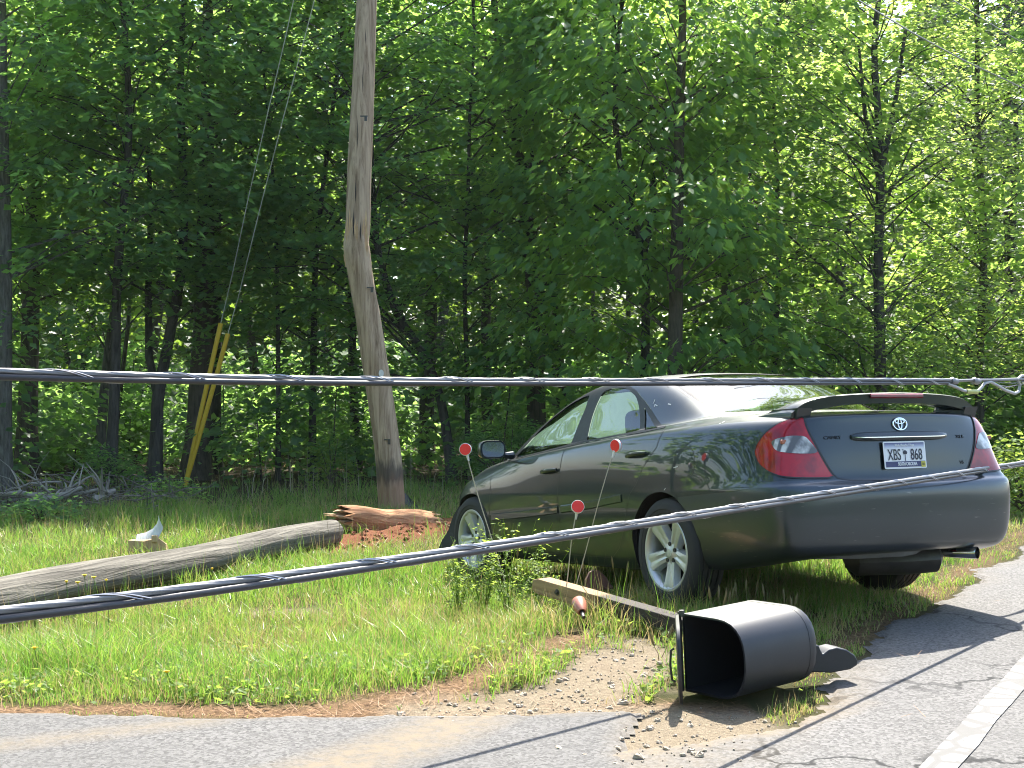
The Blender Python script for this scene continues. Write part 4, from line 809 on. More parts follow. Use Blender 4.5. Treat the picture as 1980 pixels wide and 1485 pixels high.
while k < 480:
    x, y = r_.uniform(-1.2, 2.4), r_.uniform(4.7, 7.4)
    q = float(m_dirt(np.array(x), np.array(y))) + .3 * math.exp(-(float(m_road(np.array(x), np.array(y))) / .10)**2)
    if q > r_.uniform(.25, 1): k += 1; rock(m, (x, y, max(.004 if m_road(np.array(x), np.array(y)) > 0 or m_drive(np.array(x), np.array(y)) > 0 else -9, float(ground_z(np.array(x), np.array(y)))) + .003), (.004 + .014 * r_.random()**4 + (.016 if r_.random() < .012 else 0)), r_)
tag(m.build('gravel', M_STONE, sm=False), 'loose gravel scattered between driveway and road', 'gravel', kind='stuff')

# curved white shard on a split timber block
g0 = px(285, 1062, 11.7); gzz = float(gz(g0[0], g0[1]))
m = MB(); secs = []; r0 = Vector((g0[0] - .03, g0[1] + .03, gzz + .15)); gzz += .06
for k, (dx, dz, w_) in enumerate(((-.10, -.02, .075), (.0, .0, .085), (.09, .05, .08), (.15, .12, .06), (.175, .18, .028), (.18, .215, .015))):
    dx *= .72; dz *= .72; w_ *= .72; p = r0 + Vector((dx, 0, dz)); secs.append([p + Vector((.03, -w_, -.05)), p + Vector((-.004, 0, .012)), p + Vector((-.012, w_, .05)), p + Vector((-.016, w_, .044)), p + Vector((-.01, 0, .004)), p + Vector((.026, -w_, -.058))])
tag(m.loft(secs).build('plastic_shard', plain('pale grey plastic', (.55, .55, .53), .5), sm=True, ang=30), 'curled pale grey plastic shard standing in the grass behind the long pole section', 'shard')
m = MB(); m.loft([[(g0[0] + x, g0[1] + y, gzz + z) for x, y, z in q] for q in ([(-.16, -.04, -.02), (-.16, .06, -.02), (-.15, .06, .085), (-.16, -.04, .09)], [(-.02, -.05, -.02), (-.02, .07, -.02), (-.02, .06, .10), (-.02, -.04, .08)], [(.12, -.04, -.02), (.13, .07, -.02), (.11, .05, .07), (.10, -.03, .11)], [(.17, -.02, -.02), (.17, .05, -.02), (.16, .04, .05), (.16, -.02, .06)])]); m.box((g0[0] + .07, g0[1] - .03, gzz + .10), (.05, .04, .06))
tag(m.build('timber_block', M_SPLIT, sm=False, bevel=.006), 'split pale timber block beside the curled plastic shard', 'timber')
# dark torn panel leaning behind the standing pole
m = MB(); secs = []; d_ = 16.2
for u_0, vt, vb in ((770, 950, 992), (786, 955, 993), (800, 972, 993), (815, 982, 993), (830, 984, 992), (843, 985, 988)): a = Vector(px(u_0, vt, d_)); b = Vector(px(u_0, vb, d_ - .15)); w_ = Vector((0, .012, 0)); q = (a + b) / 2 + Vector((0, -.05, 0)); secs.append([a, q, b, b + w_, q + w_, a + w_])
tag(m.loft(secs).build('torn_panel', M_BLACK, sm=False), 'torn black plastic panel lying curled at the foot of the standing pole', 'car panel')

# ------------------------------------------------------------------ mailbox, crossarm, insulator, reflectors
M_MAIL = NT('black moulded plastic'); t = M_MAIL; co = t.coord(); nz = t.noise(6, 5, .65, co); sp = t.n('ShaderNodeNewGeometry'); s3 = t.n('ShaderNodeSeparateXYZ'); t.set(s3.inputs[0], co)
mo = t.math('MULTIPLY', t.ramp(s3.outputs[2], [(.318, 0.), (.322, 1.)]), t.ramp(nz, [(.22, .35), (.55, .95)]))
fine = t.noise(60, 4, .7, co)
c = t.mix(fine, (.013, .0145, .018), (.022, .024, .029)); c = t.mix(mo, c, t.mix(fine, (.045, .047, .034), (.10, .10, .075))); M_MAIL = t.done(t.bsdf(Base_Color=c, Roughness=t.math('ADD', .42, t.math('MULTIPLY', nz, .18)), Specular_IOR_Level=.5))
# local frame: x along the box from mouth to back, y from floor to roof of the box, z up (it lies on its side)
ml = Vector(px(1398, 1352, 5.76)); ml.z = .0
MAIL = empty('mailbox', (.850, 5.74, .012), 'black plastic mailbox lying on its side with its door hanging open', 'mailbox')
ang = math.radians(38); MAIL.rotation_euler = (math.radians(-1.5), math.radians(-2), ang)
MH, MY, ML = .335, .33, .455
def msec(x, s=1.0, n=14):
    zc = MH / 2; P = [(-.16, 0), (-.16, 1)]; q = []
    q.append((x, .155 * s, zc - MH / 2 * s)); q.append((x, .155 * s, zc + MH / 2 * s))       # floor side
    for a in np.linspace(math.pi / 2, -math.pi / 2, n): q.append((x, (-.045 - .155 * abs(math.cos(a))**.85) * s, zc + MH / 2 * s * math.copysign(abs(math.sin(a))**.8, math.sin(a))))
    return q
m = MB(); m.loft([msec(0), msec(.02), msec(ML - .03), msec(ML - .008, .99), msec(ML, .96)], cap=False)
e = msec(ML, .96); m.add(e, [tuple(range(len(e)))])
m.loft([msec(0, 1.0), msec(0, .955), msec(ML - .04, .955)], cap=False); e = msec(ML - .04, .955); m.add(e, [tuple(range(len(e)))])
box_ = m.build('shell', M_MAIL, MAIL, True, 0, 32)
m = MB(); 
for x0, x1, s_ in ((-.004, .012, 1.006), (ML - .05, ML - .038, 1.006)): m.loft([msec(x0, s_), msec(x1, s_)], cap=False); m.loft([msec(x0, s_), msec(x0, .96)], cap=False); m.loft([msec(x1, s_), msec(x1, .97)], cap=False)
m.build('rim', M_MAIL, MAIL, True, 0, 32)
# door hinged on the floor edge, swung out
DM = Matrix.Translation((-.012, .165, 0)) @ Matrix.Rotation(math.radians(-44), 4, 'Z') @ Matrix.Translation((0, -.165, 0))
m = MB(); m.loft([[DM @ Vector(p) for p in msec(x, s_)] for x, s_ in ((-.020, .95), (-.017, .99), (-.004, 1.005), (-.004, .96), (-.012, .94))], cap=True); dr = m.build('door', M_MAIL, MAIL, True, 0, 32)
m = MB(); m.tube([DM @ Vector((-.03, -.10, .10)), DM @ Vector((-.044, -.10, .11)), DM @ Vector((-.049, -.10, .17)), DM @ Vector((-.044, -.10, .23)), DM @ Vector((-.03, -.10, .24))], .005, 8); m.build('handle', M_MAIL, dr)
m = MB(); m.tube([(-.012, .165, -.0), (-.012, .165, .345)], .009, 8); m.tube([(-.012, .15, .325), (-.012, .15, .352)], .012, 8); m.build('hinge', M_MAIL, MAIL)
# scrolled bracket sticking out of the back
m = MB(); BM = Matrix.Translation((ML - .01, -.02, .09)); prof = [(0, -.035), (.10, -.06), (.20, -.075), (.30, -.07), (.335, -.055), (.34, -.035), (.325, -.008), (.285, .020), (.235, .035), (.195, .030), (.165, .012), (.155, .030), (.145, .055), (.05, .065), (0, .070)]
m.prism([(x, y) for x, y in prof], -.05, .05, BM @ Matrix.Rotation(math.radians(90), 4, 'X')); br = m.build('bracket', M_MAIL, MAIL, True, .006, 25)
br.location = (-.02, -.0, .03); br.rotation_euler = (0, math.radians(3), math.radians(-24)); 
M_ = Matrix.Translation((ML - .01, -.02, .09)); br.matrix_local = M_ @ Matrix.Rotation(math.radians(-20), 4, 'Z') @ M_.inverted() @ Matrix.Translation((0, 0, .0))

t, c, w = wood_mat('weathered crossarm with painted shade', (.16, .10, .055), (.42, .28, .14), (.06, 1, 1)); sp = t.n('ShaderNodeSeparateXYZ'); t.set(sp.inputs[0], t.coord()); c = t.mix(t.ramp(t.math('ADD', sp.outputs[0], t.math('MULTIPLY', w, .25)), [(-.06, 0.), (.08, .97)]), c, t.mix(w, (.016, .014, .012), (.045, .038, .032))); M_ARM = t.done(t.bsdf(Base_Color=c, Roughness=.85, Normal=t.bump(w, .6, .008)))  # mailbox end darkened in the wood colour, standing in for the car's shadow
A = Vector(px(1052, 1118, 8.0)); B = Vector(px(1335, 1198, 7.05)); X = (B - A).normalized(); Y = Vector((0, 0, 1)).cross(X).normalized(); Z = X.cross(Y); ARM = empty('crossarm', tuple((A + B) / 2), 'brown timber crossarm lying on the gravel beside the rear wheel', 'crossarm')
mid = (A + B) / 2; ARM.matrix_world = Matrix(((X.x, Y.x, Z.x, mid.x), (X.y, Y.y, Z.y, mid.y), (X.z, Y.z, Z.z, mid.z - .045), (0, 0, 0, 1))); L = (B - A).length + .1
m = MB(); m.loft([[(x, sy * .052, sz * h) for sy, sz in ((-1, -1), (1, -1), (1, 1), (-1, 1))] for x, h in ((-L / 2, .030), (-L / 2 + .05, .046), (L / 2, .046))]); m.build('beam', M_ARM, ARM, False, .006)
for x in (-.42, -.05, .3): m = MB(); m.lathe([(0, .012), (.010, .012), (.011, 0), (.02, 0), (.021, -.004)], Matrix.Translation((x, -.053, 0)) @ Matrix.Rotation(math.radians(90), 4, 'X'), 8); m.build('bolt', M_STEEL, ARM, False)
M_PORC = NT('brown glazed porcelain'); t = M_PORC; nz = t.noise(12, 3, .6, t.coord()); M_PORC = t.done(t.bsdf(Base_Color=t.mix(nz, (.32, .11, .065), (.50, .20, .125)), Roughness=.4, Coat_Weight=.3))
ip = Vector(px(1119, 1166, 7.45)); m = MB(); IM = Matrix.Translation(ip) @ Matrix.Rotation(math.radians(-68), 4, 'X') @ Matrix.Rotation(math.radians(10), 4, 'Y')
INS = empty('insulator', tuple(ip), 'brown bell shaped insulator lying under the end of the crossarm', 'insulator'); IM = Matrix.Rotation(math.radians(112), 4, 'X') @ Matrix.Rotation(math.radians(8), 4, 'Y')
m.lathe([(0, -.02), (.030, -.02), (.040, -.008), (.042, .012), (.036, .05), (.028, .085), (.022, .098), (.017, .098), (.015, .08), (.0, .078)], IM, 28); m.build('bell', M_PORC, INS, True, 0, 50)
m = MB(); m.tube([IM @ Vector((0, 0, .07)), IM @ Vector((0, 0, .15))], .010, 8); m.build('pin', M_STEEL, INS)
hp = px(1148, 1120, 8.15); m = MB(); secs = []
HP_ = [(-.10, -.07), (-.07, .0), (-.035, .045), (0, .055), (.03, .05), (.07, .02), (.10, -.02), (.13, -.07)]
m.prism(HP_, 0, .018, Matrix.Translation(hp) @ Matrix.Rotation(math.radians(35), 4, 'Z') @ Matrix.Rotation(math.radians(78), 4, 'X'))
tag(m.build('steel_plate', plain('rusty brown plate', (.13, .06, .045), .6, .2, var=.35, scale=16), sm=False, bevel=.004), 'humped rusty brown plate standing behind the crossarm', 'plate')

M_REFR = NT('red reflector face'); t = M_REFR; vv = t.n('ShaderNodeTexVoronoi', i_Scale=180.); t.set(vv.inputs[0], t.coord()); M_REFR = t.done(t.bsdf(Base_Color=(.90, .035, .022), Roughness=.5, Coat_Weight=.0, Normal=t.bump(vv.outputs['Distance'], .4, .003)))
M_REFW = plain('white reflector rim', (.72, .72, .70), .4, var=.05); M_ROD = plain('pale fibreglass rod', (.46, .42, .34), .45, var=.15)
def reflector(u, v, d, ub, vb, db, face, label):
    top = Vector(px(u, v, d)); bot = Vector(px(ub, vb, db)); bot.z = float(gz(bot.x, bot.y)) - .03; o = empty('reflector_stake', bot, label, 'driveway marker', 'red reflector stakes by the mailbox'); top -= bot
    ax_ = top.normalized(); m = MB(); n_ = 12; m.tube([ax_ * 0 + top * (k / n_) + Vector((.006 * math.sin(k * .5), 0, 0)) * (k < n_) for k in range(n_)] + [top - ax_ * .045], .0032, 6); m.build('rod', M_ROD, o)
    N_ = Vector(face).normalized(); q = N_.to_track_quat('Z', 'Y').to_matrix().to_4x4(); M = Matrix.Translation(top) @ q
    m = MB(); m.lathe([(0, -.010), (.034, -.010), (.0385, -.006), (.0385, .007), (.034, .0095), (.033, .006), (0, .006)], M, 32); m.tube([top - ax_ * .030, top - ax_ * .055, top - ax_ * .075], [.011, .008, .005], 8); rm = m.build('disc_rim', M_REFW, o, True, 0, 40)
    m = MB(); m.lathe([(0, .0105), (.0355, .0098)], M, 32); m.lathe([(0, -.0125), (.0355, -.0115)], M, 32); m.build('reflector_face', M_REFR, rm)
reflector(900, 869, 8.4, 1000, 1150, 8.5, (-.12, -1, .12), 'red reflector stake farthest left, leaning beside the front wheel')
reflector(1191, 862, 7.9, 1090, 1150, 8.0, (-.80, -.75, -.05), 'red reflector stake leaning past the rear door handle, its disc seen almost edge on')
reflector(1117, 980, 7.8, 1082, 1150, 7.9, (.10, -1, .30), 'shortest red reflector stake, its disc lowest beside the rear door')

# ------------------------------------------------------------------ cables
M_STRAND = plain('galvanised strand', (.19, .19, .20), .55, .4, var=.25, scale=60); M_SHEATH = plain('black cable sheath', (.022, .022, .026), .42, var=.4, scale=20); M_WIRE = plain('lashing wire', (.36, .36, .38), .4, .7)
def cable(name, pts, da, db, label, dia=.030, ends=None):
    'pts: (u, v) along the photo; depth from 1/d = da + db*u'
    us = np.array([p[0] for p in pts], float); vs = np.array([p[1] for p in pts], float); uu = np.linspace(us[0], us[-1], 260)
    co_ = np.polyfit(us, vs, 4); vv_ = np.polyval(co_, uu); P0 = [Vector(px(u, v, 1 / (da + db * u))) for u, v in zip(uu, vv_)]
    # even steps
    L = np.concatenate([[0], np.cumsum([(b - a).length for a, b in zip(P0[:-1], P0[1:])])]); n = int(L[-1] / .02); A = np.array(P0); P = np.stack([np.interp(np.linspace(0, L[-1], n), L, A[:, k]) for k in range(3)], 1)
    mid = Vector(P[n // 2]); o = empty(name, mid, label, 'cable', 'downed utility cables'); T = np.gradient(P, axis=0); T /= np.linalg.norm(T, axis=1, keepdims=True); up = np.array([0, 0, 1.]); S_ = np.cross(T, up); S_ /= np.linalg.norm(S_, axis=1, keepdims=True); U_ = np.cross(S_, T)
    rs = dia * .30; ph = .5 * np.sin(np.arange(n) * .013) + .2
    C1 = P + U_ * (rs * .95 * np.cos(ph))[:, None] - S_ * (rs * .9 * np.sin(ph))[:, None]; C2 = P - U_ * (rs * .95 * np.cos(ph))[:, None] + S_ * (rs * .9 * np.sin(ph))[:, None]
    m = MB(); m.tube([Vector(p) - mid for p in C1], rs, 24, True, rfun=lambda a, i: .86 + .14 * abs(math.sin(3 * a)), twist=.16); m.build('strand', M_STRAND, o, True, 0, 60)
    m = MB(); m.tube([Vector(p) - mid for p in C2], rs * 1.05, 14); m.build('sheath', M_SHEATH, o)
    m = MB(); k = np.arange(0, n, 1); a = k * .02 * 2 * math.pi / .42
    H = [Vector(P[i] + U_[i] * math.cos(a[i]) * rs * 1.95 + S_[i] * math.sin(a[i]) * rs * 1.08) - mid for i in k]; m.tube(H, .0017, 5)
    H = [Vector(P[i] + U_[i] * math.cos(a[i] + .35) * rs * 1.95 + S_[i] * math.sin(a[i] + .35) * rs * 1.08) - mid for i in k]; m.tube(H, .0017, 5); m.build('lashing_wire', M_WIRE, o)
    return o, mid
UP, um = cable('utility_cable', [(-150, 718), (0, 724), (400, 732), (800, 738), (1200, 739), (1600, 737), (1840, 738)], .1776 + .065 * .94, -.000065, 'black utility cable running level across the scene above the car roof line', .034)
du = lambda u: 1 / (.1776 + .0611 - .000065 * u)
def upx(u, v): return Vector(px(u, v, du(u))) - um
m = MB(); m.tube([upx(1835, 737), upx(1880, 735), upx(1940, 734), upx(2000, 732), upx(2100, 728)], .010, 12, rfun=lambda a, i: .86 + .14 * abs(math.sin(3 * a)), twist=.4); m.build('strand', M_STRAND, UP)
m = MB(); m.tube([upx(1832, 742), upx(1848, 748), upx(1862, 755), upx(1878, 758), upx(1890, 757), upx(1898, 749), upx(1904, 741), upx(1915, 738), upx(1928, 745), upx(1945, 755), upx(1962, 761), upx(1970, 757), upx(1972, 745), upx(1967, 733), upx(1975, 727), upx(1995, 727)], .010, 10); m.build('loop', plain('grey drop wire', (.36, .36, .36), .45), UP)
m = MB(); m.tube([upx(1868, 756.5), upx(1889, 757.5)], .016, 10); m.build('splice_sleeve', plain('yellow sleeve', (.42, .44, .12), .4), UP)
for u in (1844, 1887): m = MB(); m.tube([upx(u - 6, 737), upx(u - 3, 736), upx(u + 1, 738), upx(u + 6, 737)], [.019, .023, .021, .018], 10); m.build('clamp', M_STRAND, UP)
m = MB(); m.tube([upx(1905, 735), upx(1925, 744), upx(1950, 748), upx(1980, 742)], .003, 5); m.tube([upx(1912, 735), upx(1935, 740), upx(1960, 741), upx(1990, 736)], .003, 5); m.build('loose_wire', M_STRAND, UP)
cable('utility_cable', [(-150, 1206), (0, 1187), (300, 1152), (650, 1104), (990, 1050), (1300, 1002), (1600, 957), (1920, 905), (2080, 880)], .36, -.0001216, 'black utility cable sagging from lower left to the car rear bumper', .031)
# thin overhead wires at upper right
def wire(pts, d0, d1, r, label):
    P = [Vector(px(u, v, d0 + (d1 - d0) * k / (len(pts) - 1))) for k, (u, v) in enumerate(pts)]; m = MB(); m.tube([p - P[0] for p in P], r, 6); o = m.build('overhead_wire', M_WIRE); o.location = P[0]; tag(o, label, 'wire', 'overhead wires at the upper right')
wire([(1560, -70), (1660, 2), (1760, 62), (1860, 116), (1980, 172), (2150, 245)], 13.5, 19, .009, 'thin overhead wire crossing the right hand trees, the lower of the two')
wire([(1760, -50), (1840, 0), (1910, 44), (1980, 86), (2150, 180)], 14, 19, .007, 'thin overhead wire in the top right corner, the upper of the two')
# guy wires with yellow guards
M_YEL = plain('yellow guy guard plastic', (.55, .36, .03), .5, var=.15)
for lab, (u0, v0), (u1, v1), top in (('yellow guarded guy wire leaning right, left of the two at the big trunk', (357, 938), (427, 625), [(434, 596), (450, 528), (480, 385), (520, 210), (552, 75), (610, -190), (690, -560)]), ('yellow guarded guy wire leaning right, shorter guard of the pair', (359, 940), (441, 645), [(450, 612), (460, 578), (500, 415), (545, 240), (597, 45), (660, -200), (724, -500)])):
    d_ = 19.6; g_ = Vector(px(u0, v0, d_)); g_.z = float(gz(g_.x, g_.y)); o = empty('guy_wire', g_, lab, 'guy wire', 'guy wires beside the wood'); a = Vector(px(u0, v0, d_)) - g_; b = Vector(px(u1, v1, d_ - .3)) - g_
    m = MB(); m.tube([a + (b - a) * k for k in (0, .25, .5, .75, 1)], [.022, .030, .034, .034, .034], 10, rfun=lambda q, i: 1 if math.sin(q) > -.6 else .6); m.build('guard', M_YEL, o)
    P = [b] + [Vector(px(u, v, d_ - .3 - (625 - v) / 1185 * 3.0)) - g_ for u, v in top]; m = MB(); m.tube(P, .0065, 6); m.build('wire', plain('pale guy strand', (.45, .47, .40), .5, .3), o)
# ------------------------------------------------------------------ vegetation
def leaves(rng, P, D, L, W, droop=(.1, .7), spread=70, roll=.5):
    'one folded diamond per leaf: points P, headings D (unit, horizontal), lengths L, half widths W'
    n = len(P); a = np.arctan2(D[:, 1], D[:, 0]) + np.radians(rng.uniform(-spread, spread, n)); e = -rng.uniform(droop[0], droop[1], n)
    d = np.stack([np.cos(a) * np.cos(e), np.sin(a) * np.cos(e), np.sin(e)], 1); s = np.stack([-np.sin(a), np.cos(a), np.zeros(n)], 1)
    up = np.cross(d, s); r = rng.normal(0, roll, n)[:, None]; s2 = s * np.cos(r) + up * np.sin(r); n2 = np.cross(s2, d)
    L = L[:, None]; W = W[:, None]; m = P + d * L * .42 - np.abs(n2) * 0
    V = np.stack([P, m + s2 * W - n2 * W * .25, P + d * L - n2 * L * .08, m - s2 * W - n2 * W * .25], 1).reshape(-1, 3)
    return V
def quads(n): return np.arange(n * 4, dtype=np.int32).reshape(-1, 4)
def sprays(rng, C, D, R, n, L, aspect=.30, flat=.16, droop=(.1, .7), tilt=.25, roll=.5):
    'n leaves round each spray centre, laid out as a drooping fan'
    m = len(C); k = np.repeat(np.arange(m), n); a = rng.uniform(-.8, 1, m * n); b = rng.uniform(-1, 1, m * n) * (1 - .45 * np.abs(a)); S_ = np.stack([-D[:, 1], D[:, 0], np.zeros(m)], 1)
    r = R[k][:, None]; tl = rng.normal(0, tilt, (m, 2))[k]
    P = C[k] + D[k] * a[:, None] * r + S_[k] * b[:, None] * r * .8; P[:, 2] += r[:, 0] * (flat * rng.normal(0, 1, m * n) - .22 * (a**2 + b**2) + tl[:, 0] * a + tl[:, 1] * b)
    Dl = D[k] * (.6 + .3 * a[:, None]) + S_[k] * b[:, None]; Dl[:, 2] = 0; Dl /= np.linalg.norm(Dl, axis=1, keepdims=True) + 1e-6
    Ls = L * rng.uniform(.6, 1.25, m * n); V = leaves(rng, P, Dl, Ls, Ls * aspect * rng.uniform(.8, 1.2, m * n), droop, 55, roll)
    tint = np.clip(np.repeat(rng.normal(.45, .22, m), n) + rng.normal(0, .16, m * n), 0, 1)
    return V, tint
KIND = {  # leaf length, aspect, leaves per spray, spray radius, flatness, droop, material
 'maple': dict(L=.125, aspect=.40, n=66, R=.62, flat=.13, droop=(.05, .75)), 'hickory': dict(L=.17, aspect=.30, n=52, R=.58, flat=.20, droop=(.35, 1.15)),
 'elm': dict(L=.095, aspect=.34, n=78, R=.66, flat=.09, droop=(.0, .5)), 'gum': dict(L=.135, aspect=.45, n=58, R=.58, flat=.20, droop=(.1, .9)),
 'pine': dict(L=.20, aspect=.045, n=90, R=.50, flat=.30, droop=(-.7, .5))}
M_LEAF = {'maple': leaf_mat('dark maple leaf', (.046, .112, .058), (.092, .185, .085), (.38, .62, .14), .64), 'hickory': leaf_mat('bright hickory leaf', (.060, .150, .058), (.110, .225, .080), (.52, .76, .13), .66),
 'elm': leaf_mat('pale elm leaf', (.078, .135, .052), (.135, .205, .078), (.54, .70, .15), .64), 'gum': leaf_mat('gum leaf', (.050, .118, .056), (.098, .190, .082), (.46, .69, .14), .64), 'pine': leaf_mat('pine needle', (.024, .055, .032), (.045, .085, .042), (.06, .11, .04), .25)}
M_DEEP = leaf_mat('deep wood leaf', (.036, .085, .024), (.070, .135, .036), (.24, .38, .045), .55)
M_BARK = {'dark': bark_mat('dark furrowed bark', (.034, .031, .028), (.115, .106, .094)), 'grey': bark_mat('pale grey bark', (.075, .070, .062), (.20, .19, .17), 14), 'brown': bark_mat('brown bark', (.055, .046, .037), (.16, .135, .105))}
def crown(rng, base, H, zmin, Rc, N, k, path=None, lo=.12, flat_y=1.0, near=0):
    'spray centres, headings and radii filling a crown; a sparse coarse set above the view'
    z = rng.uniform(zmin, H, N); f = (z - zmin) / max(H - zmin, .1); prof = np.clip(1.25 * np.sin(np.pi * np.clip(.16 + .80 * f, 0, 1)), .25, 1.0)
    a = rng.uniform(0, 2 * np.pi, N); a[:int(N * near)] = rng.normal(-np.pi / 2, .5, int(N * near)); ph = rng.uniform(0, 6.28); r = Rc * prof * np.sqrt(rng.uniform(lo, 1, N)) * (1 + .25 * np.sin(3 * a + ph + z * .8))
    D = np.stack([np.cos(a), np.sin(a), 0 * a], 1); C = np.stack([r * np.cos(a), flat_y * r * np.sin(a), z - .12 * r], 1)
    if path is not None:
        zz = np.array([p[2] for p in path]); C[:, 0] += np.interp(C[:, 2], zz, [p[0] for p in path]); C[:, 1] += np.interp(C[:, 2], zz, [p[1] for p in path])
    return C, D
def tree(name, label, cat, pts, d, r0, H, zmin, Rc, N, kind, bark, seed, limbs=(), dense=1.0, group=None, htaper=.55):
    'pts: trunk as photo points from the foot up'
    rng = np.random.default_rng(seed); rr = random.Random(seed); k = KIND[kind]; H = 9.8 if pts[0][0] < 640 else 2.9 + .30 * d; N = int(N * (.72 if pts[0][0] < 640 else 1.1 if kind == 'elm' else .85)); ls = rng.uniform(.82, 1.25); dense *= .78
    if pts[0][0] < 700: zmin -= .9; N = int(N * 1.2)
    P = [Vector(px(u, v, d)) for u, v in pts]; P[0].z = float(gz(P[0].x, P[0].y)) - .05
    o = empty(name, P[0], label, cat, group); b0 = P[0].copy(); P = [p - b0 for p in P]
    while P[-1].z < H * .92:
        t_ = (P[-1] - P[-2]).normalized(); q = Vector((t_.x * .6 + rr.uniform(-.12, .12), t_.y + rr.uniform(-.1, .1), 1)).normalized() * 1.3; P.append(P[-1] + q)
    # smooth path
    Q = []
    for i in range(len(P) - 1):
        p0_, p1_, p2_, p3_ = P[max(i - 1, 0)], P[i], P[i + 1], P[min(i + 2, len(P) - 1)]
        for j in range(5): t_ = j / 5; Q.append(.5 * (2 * p1_ + (p2_ - p0_) * t_ + (2 * p0_ - 5 * p1_ + 4 * p2_ - p3_) * t_**2 + (3 * p1_ - p0_ - 3 * p2_ + p3_) * t_**3))
    Q.append(P[-1]); zt = Q[-1].z; m = MB()
    rad = [max(.012, r0 * (1 - (1 - htaper * .5) * min(1, q.z / zt)**.9) * (1 + .55 * math.exp(-max(q.z, 0) / .35))) for q in Q]
    m.tube(Q, rad, 14, rfun=lambda a, i: 1 + .05 * math.sin(3 * a + i * .5) + .03 * math.sin(7 * a - i * .8), up=(0, 1, 0))
    for lp, l0, l1 in limbs:
        L_ = [Vector(px(u, v, d + dd)) - b0 for u, v, dd in lp]; m.tube(L_, list(np.linspace(l0, l1, len(L_))), 8)
    C, D = crown(rng, None, H, zmin, Rc, N, k, Q, .3, .5, .22)
    vis = C[:, 2] < 9.6 + .35 * (d - 20); Cv, Dv = C[vis], D[vis]
    # twigs reaching for the sprays
    for c, dd in zip(Cv[::3], Dv[::3]):
        zz = c[2] - .25 * math.hypot(c[0], c[1]) - rr.uniform(.2, .7); i = min(range(len(Q)), key=lambda i: abs(Q[i].z - max(zz, .5)))
        a = Q[i]; b = Vector(c); mid = a.lerp(b, rr.uniform(.35, .65)) + Vector((rr.uniform(-.12, .12), rr.uniform(-.12, .12), rr.uniform(-.05, .22))) * (b - a).length; g_ = min(.028, .006 + .007 * (b - a).length)
        m.tube([a, mid, b], [g_, g_ * .6, .004], 4, False)
    m.build('trunk', M_BARK[bark], o, True, 0, 70)
    n = max(6, int(k['n'] * dense)); V, ti = sprays(rng, Cv, Dv, np.full(len(Cv), k['R']) * rng.uniform(.7, 1.25, len(Cv)), n, k['L'] * ls, k['aspect'], k['flat'], k['droop'])
    Ch, Dh = C[~vis], D[~vis]
    if len(Ch): V2, t2 = sprays(rng, Ch, Dh, np.full(len(Ch), k['R'] * 1.3), 7, k['L'] * 2.0, k['aspect'] * 1.2, k['flat'], k['droop']); V = np.concatenate([V, V2]); ti = np.concatenate([ti, t2])
    link_mesh('crown', np_mesh('crown', V, quads(len(V) // 4), False, {'tint': ('FACE', ti)}), M_LEAF[kind], o)
    return o
T = tree; GRP = 'trees at the edge of the wood'
T('tree', 'pale barked tree at the left picture edge', 'tree', [(6, 935), (8, 700), (10, 440), (6, 200), (4, 0)], 19.2, .125, 13, 3.4, 2.6, 150, 'maple', 'grey', 1, group=GRP)
T('tree', 'tall dark tree just right of the pale barked one at the left edge', 'tree', [(52, 892), (58, 640), (66, 380), (76, 120), (80, -60)], 21.5, .17, 15, 4.2, 3.0, 190, 'gum', 'brown', 2, group=GRP)
T('tree', 'slim tree leaning slightly right, left of the straight dark trunk', 'tree', [(190, 885), (205, 720), (225, 560), (236, 380), (242, 100)], 22, .085, 13, 3.6, 2.2, 120, 'maple', 'grey', 3, group=GRP)
T('tree', 'straight dark slender tree behind the brush pile', 'tree', [(214, 905), (222, 740), (228, 520), (250, 260), (238, 0)], 19.8, .085, 14, 3.9, 2.3, 140, 'maple', 'dark', 4, group=GRP)
T('tree', 'forked tree with two dark stems between brush pile and big trunk', 'tree', [(299, 905), (303, 830), (306, 765), (330, 640), (350, 520), (356, 380), (350, 200)], 20.6, .10, 14, 4.0, 2.3, 130, 'maple', 'dark', 5, limbs=[([(306, 770, 0), (288, 690, .1), (287, 560, .2), (292, 400, .3), (285, 260, .4)], .07, .03)], group=GRP)
T('tree', 'biggest dark trunk at the left, behind the yellow guy guards', 'tree', [(380, 905), (388, 740), (396, 540), (400, 330), (402, 120), (404, -40)], 21.4, .205, 17, 4.4, 3.2, 210, 'gum', 'brown', 6, limbs=[([(392, 470, 0), (425, 420, -.3), (470, 388, -.6)], .05, .015)], group=GRP)
T('tree', 'dark tree touching the right side of the biggest left trunk', 'tree', [(413, 892), (416, 700), (418, 480), (424, 250), (440, 20)], 22.6, .125, 15, 4.6, 2.7, 150, 'maple', 'dark', 7, group=GRP)
T('tree', 'thin sapling with a straight dark stem between guy wires and bent pole', 'sapling', [(538, 905), (538, 720), (536, 540), (530, 380)], 20.8, .04, 9, 2.9, 1.9, 95, 'maple', 'dark', 8, group=GRP)
T('tree', 'slim tree close to the left side of the bent pole', 'tree', [(603, 900), (606, 700), (612, 480), (640, 240), (662, 60)], 21.2, .06, 13, 3.1, 2.2, 130, 'maple', 'dark', 9, group=GRP)
T('tree', 'tree half hidden by the standing pole, its limbs rising left of the pole top', 'tree', [(690, 895), (682, 700), (676, 420), (664, 130), (650, 0)], 23, .085, 15, 3.8, 2.6, 150, 'gum', 'dark', 10, limbs=[([(676, 300, 0), (690, 160, 0), (672, 40, 0)], .06, .03)], group=GRP)
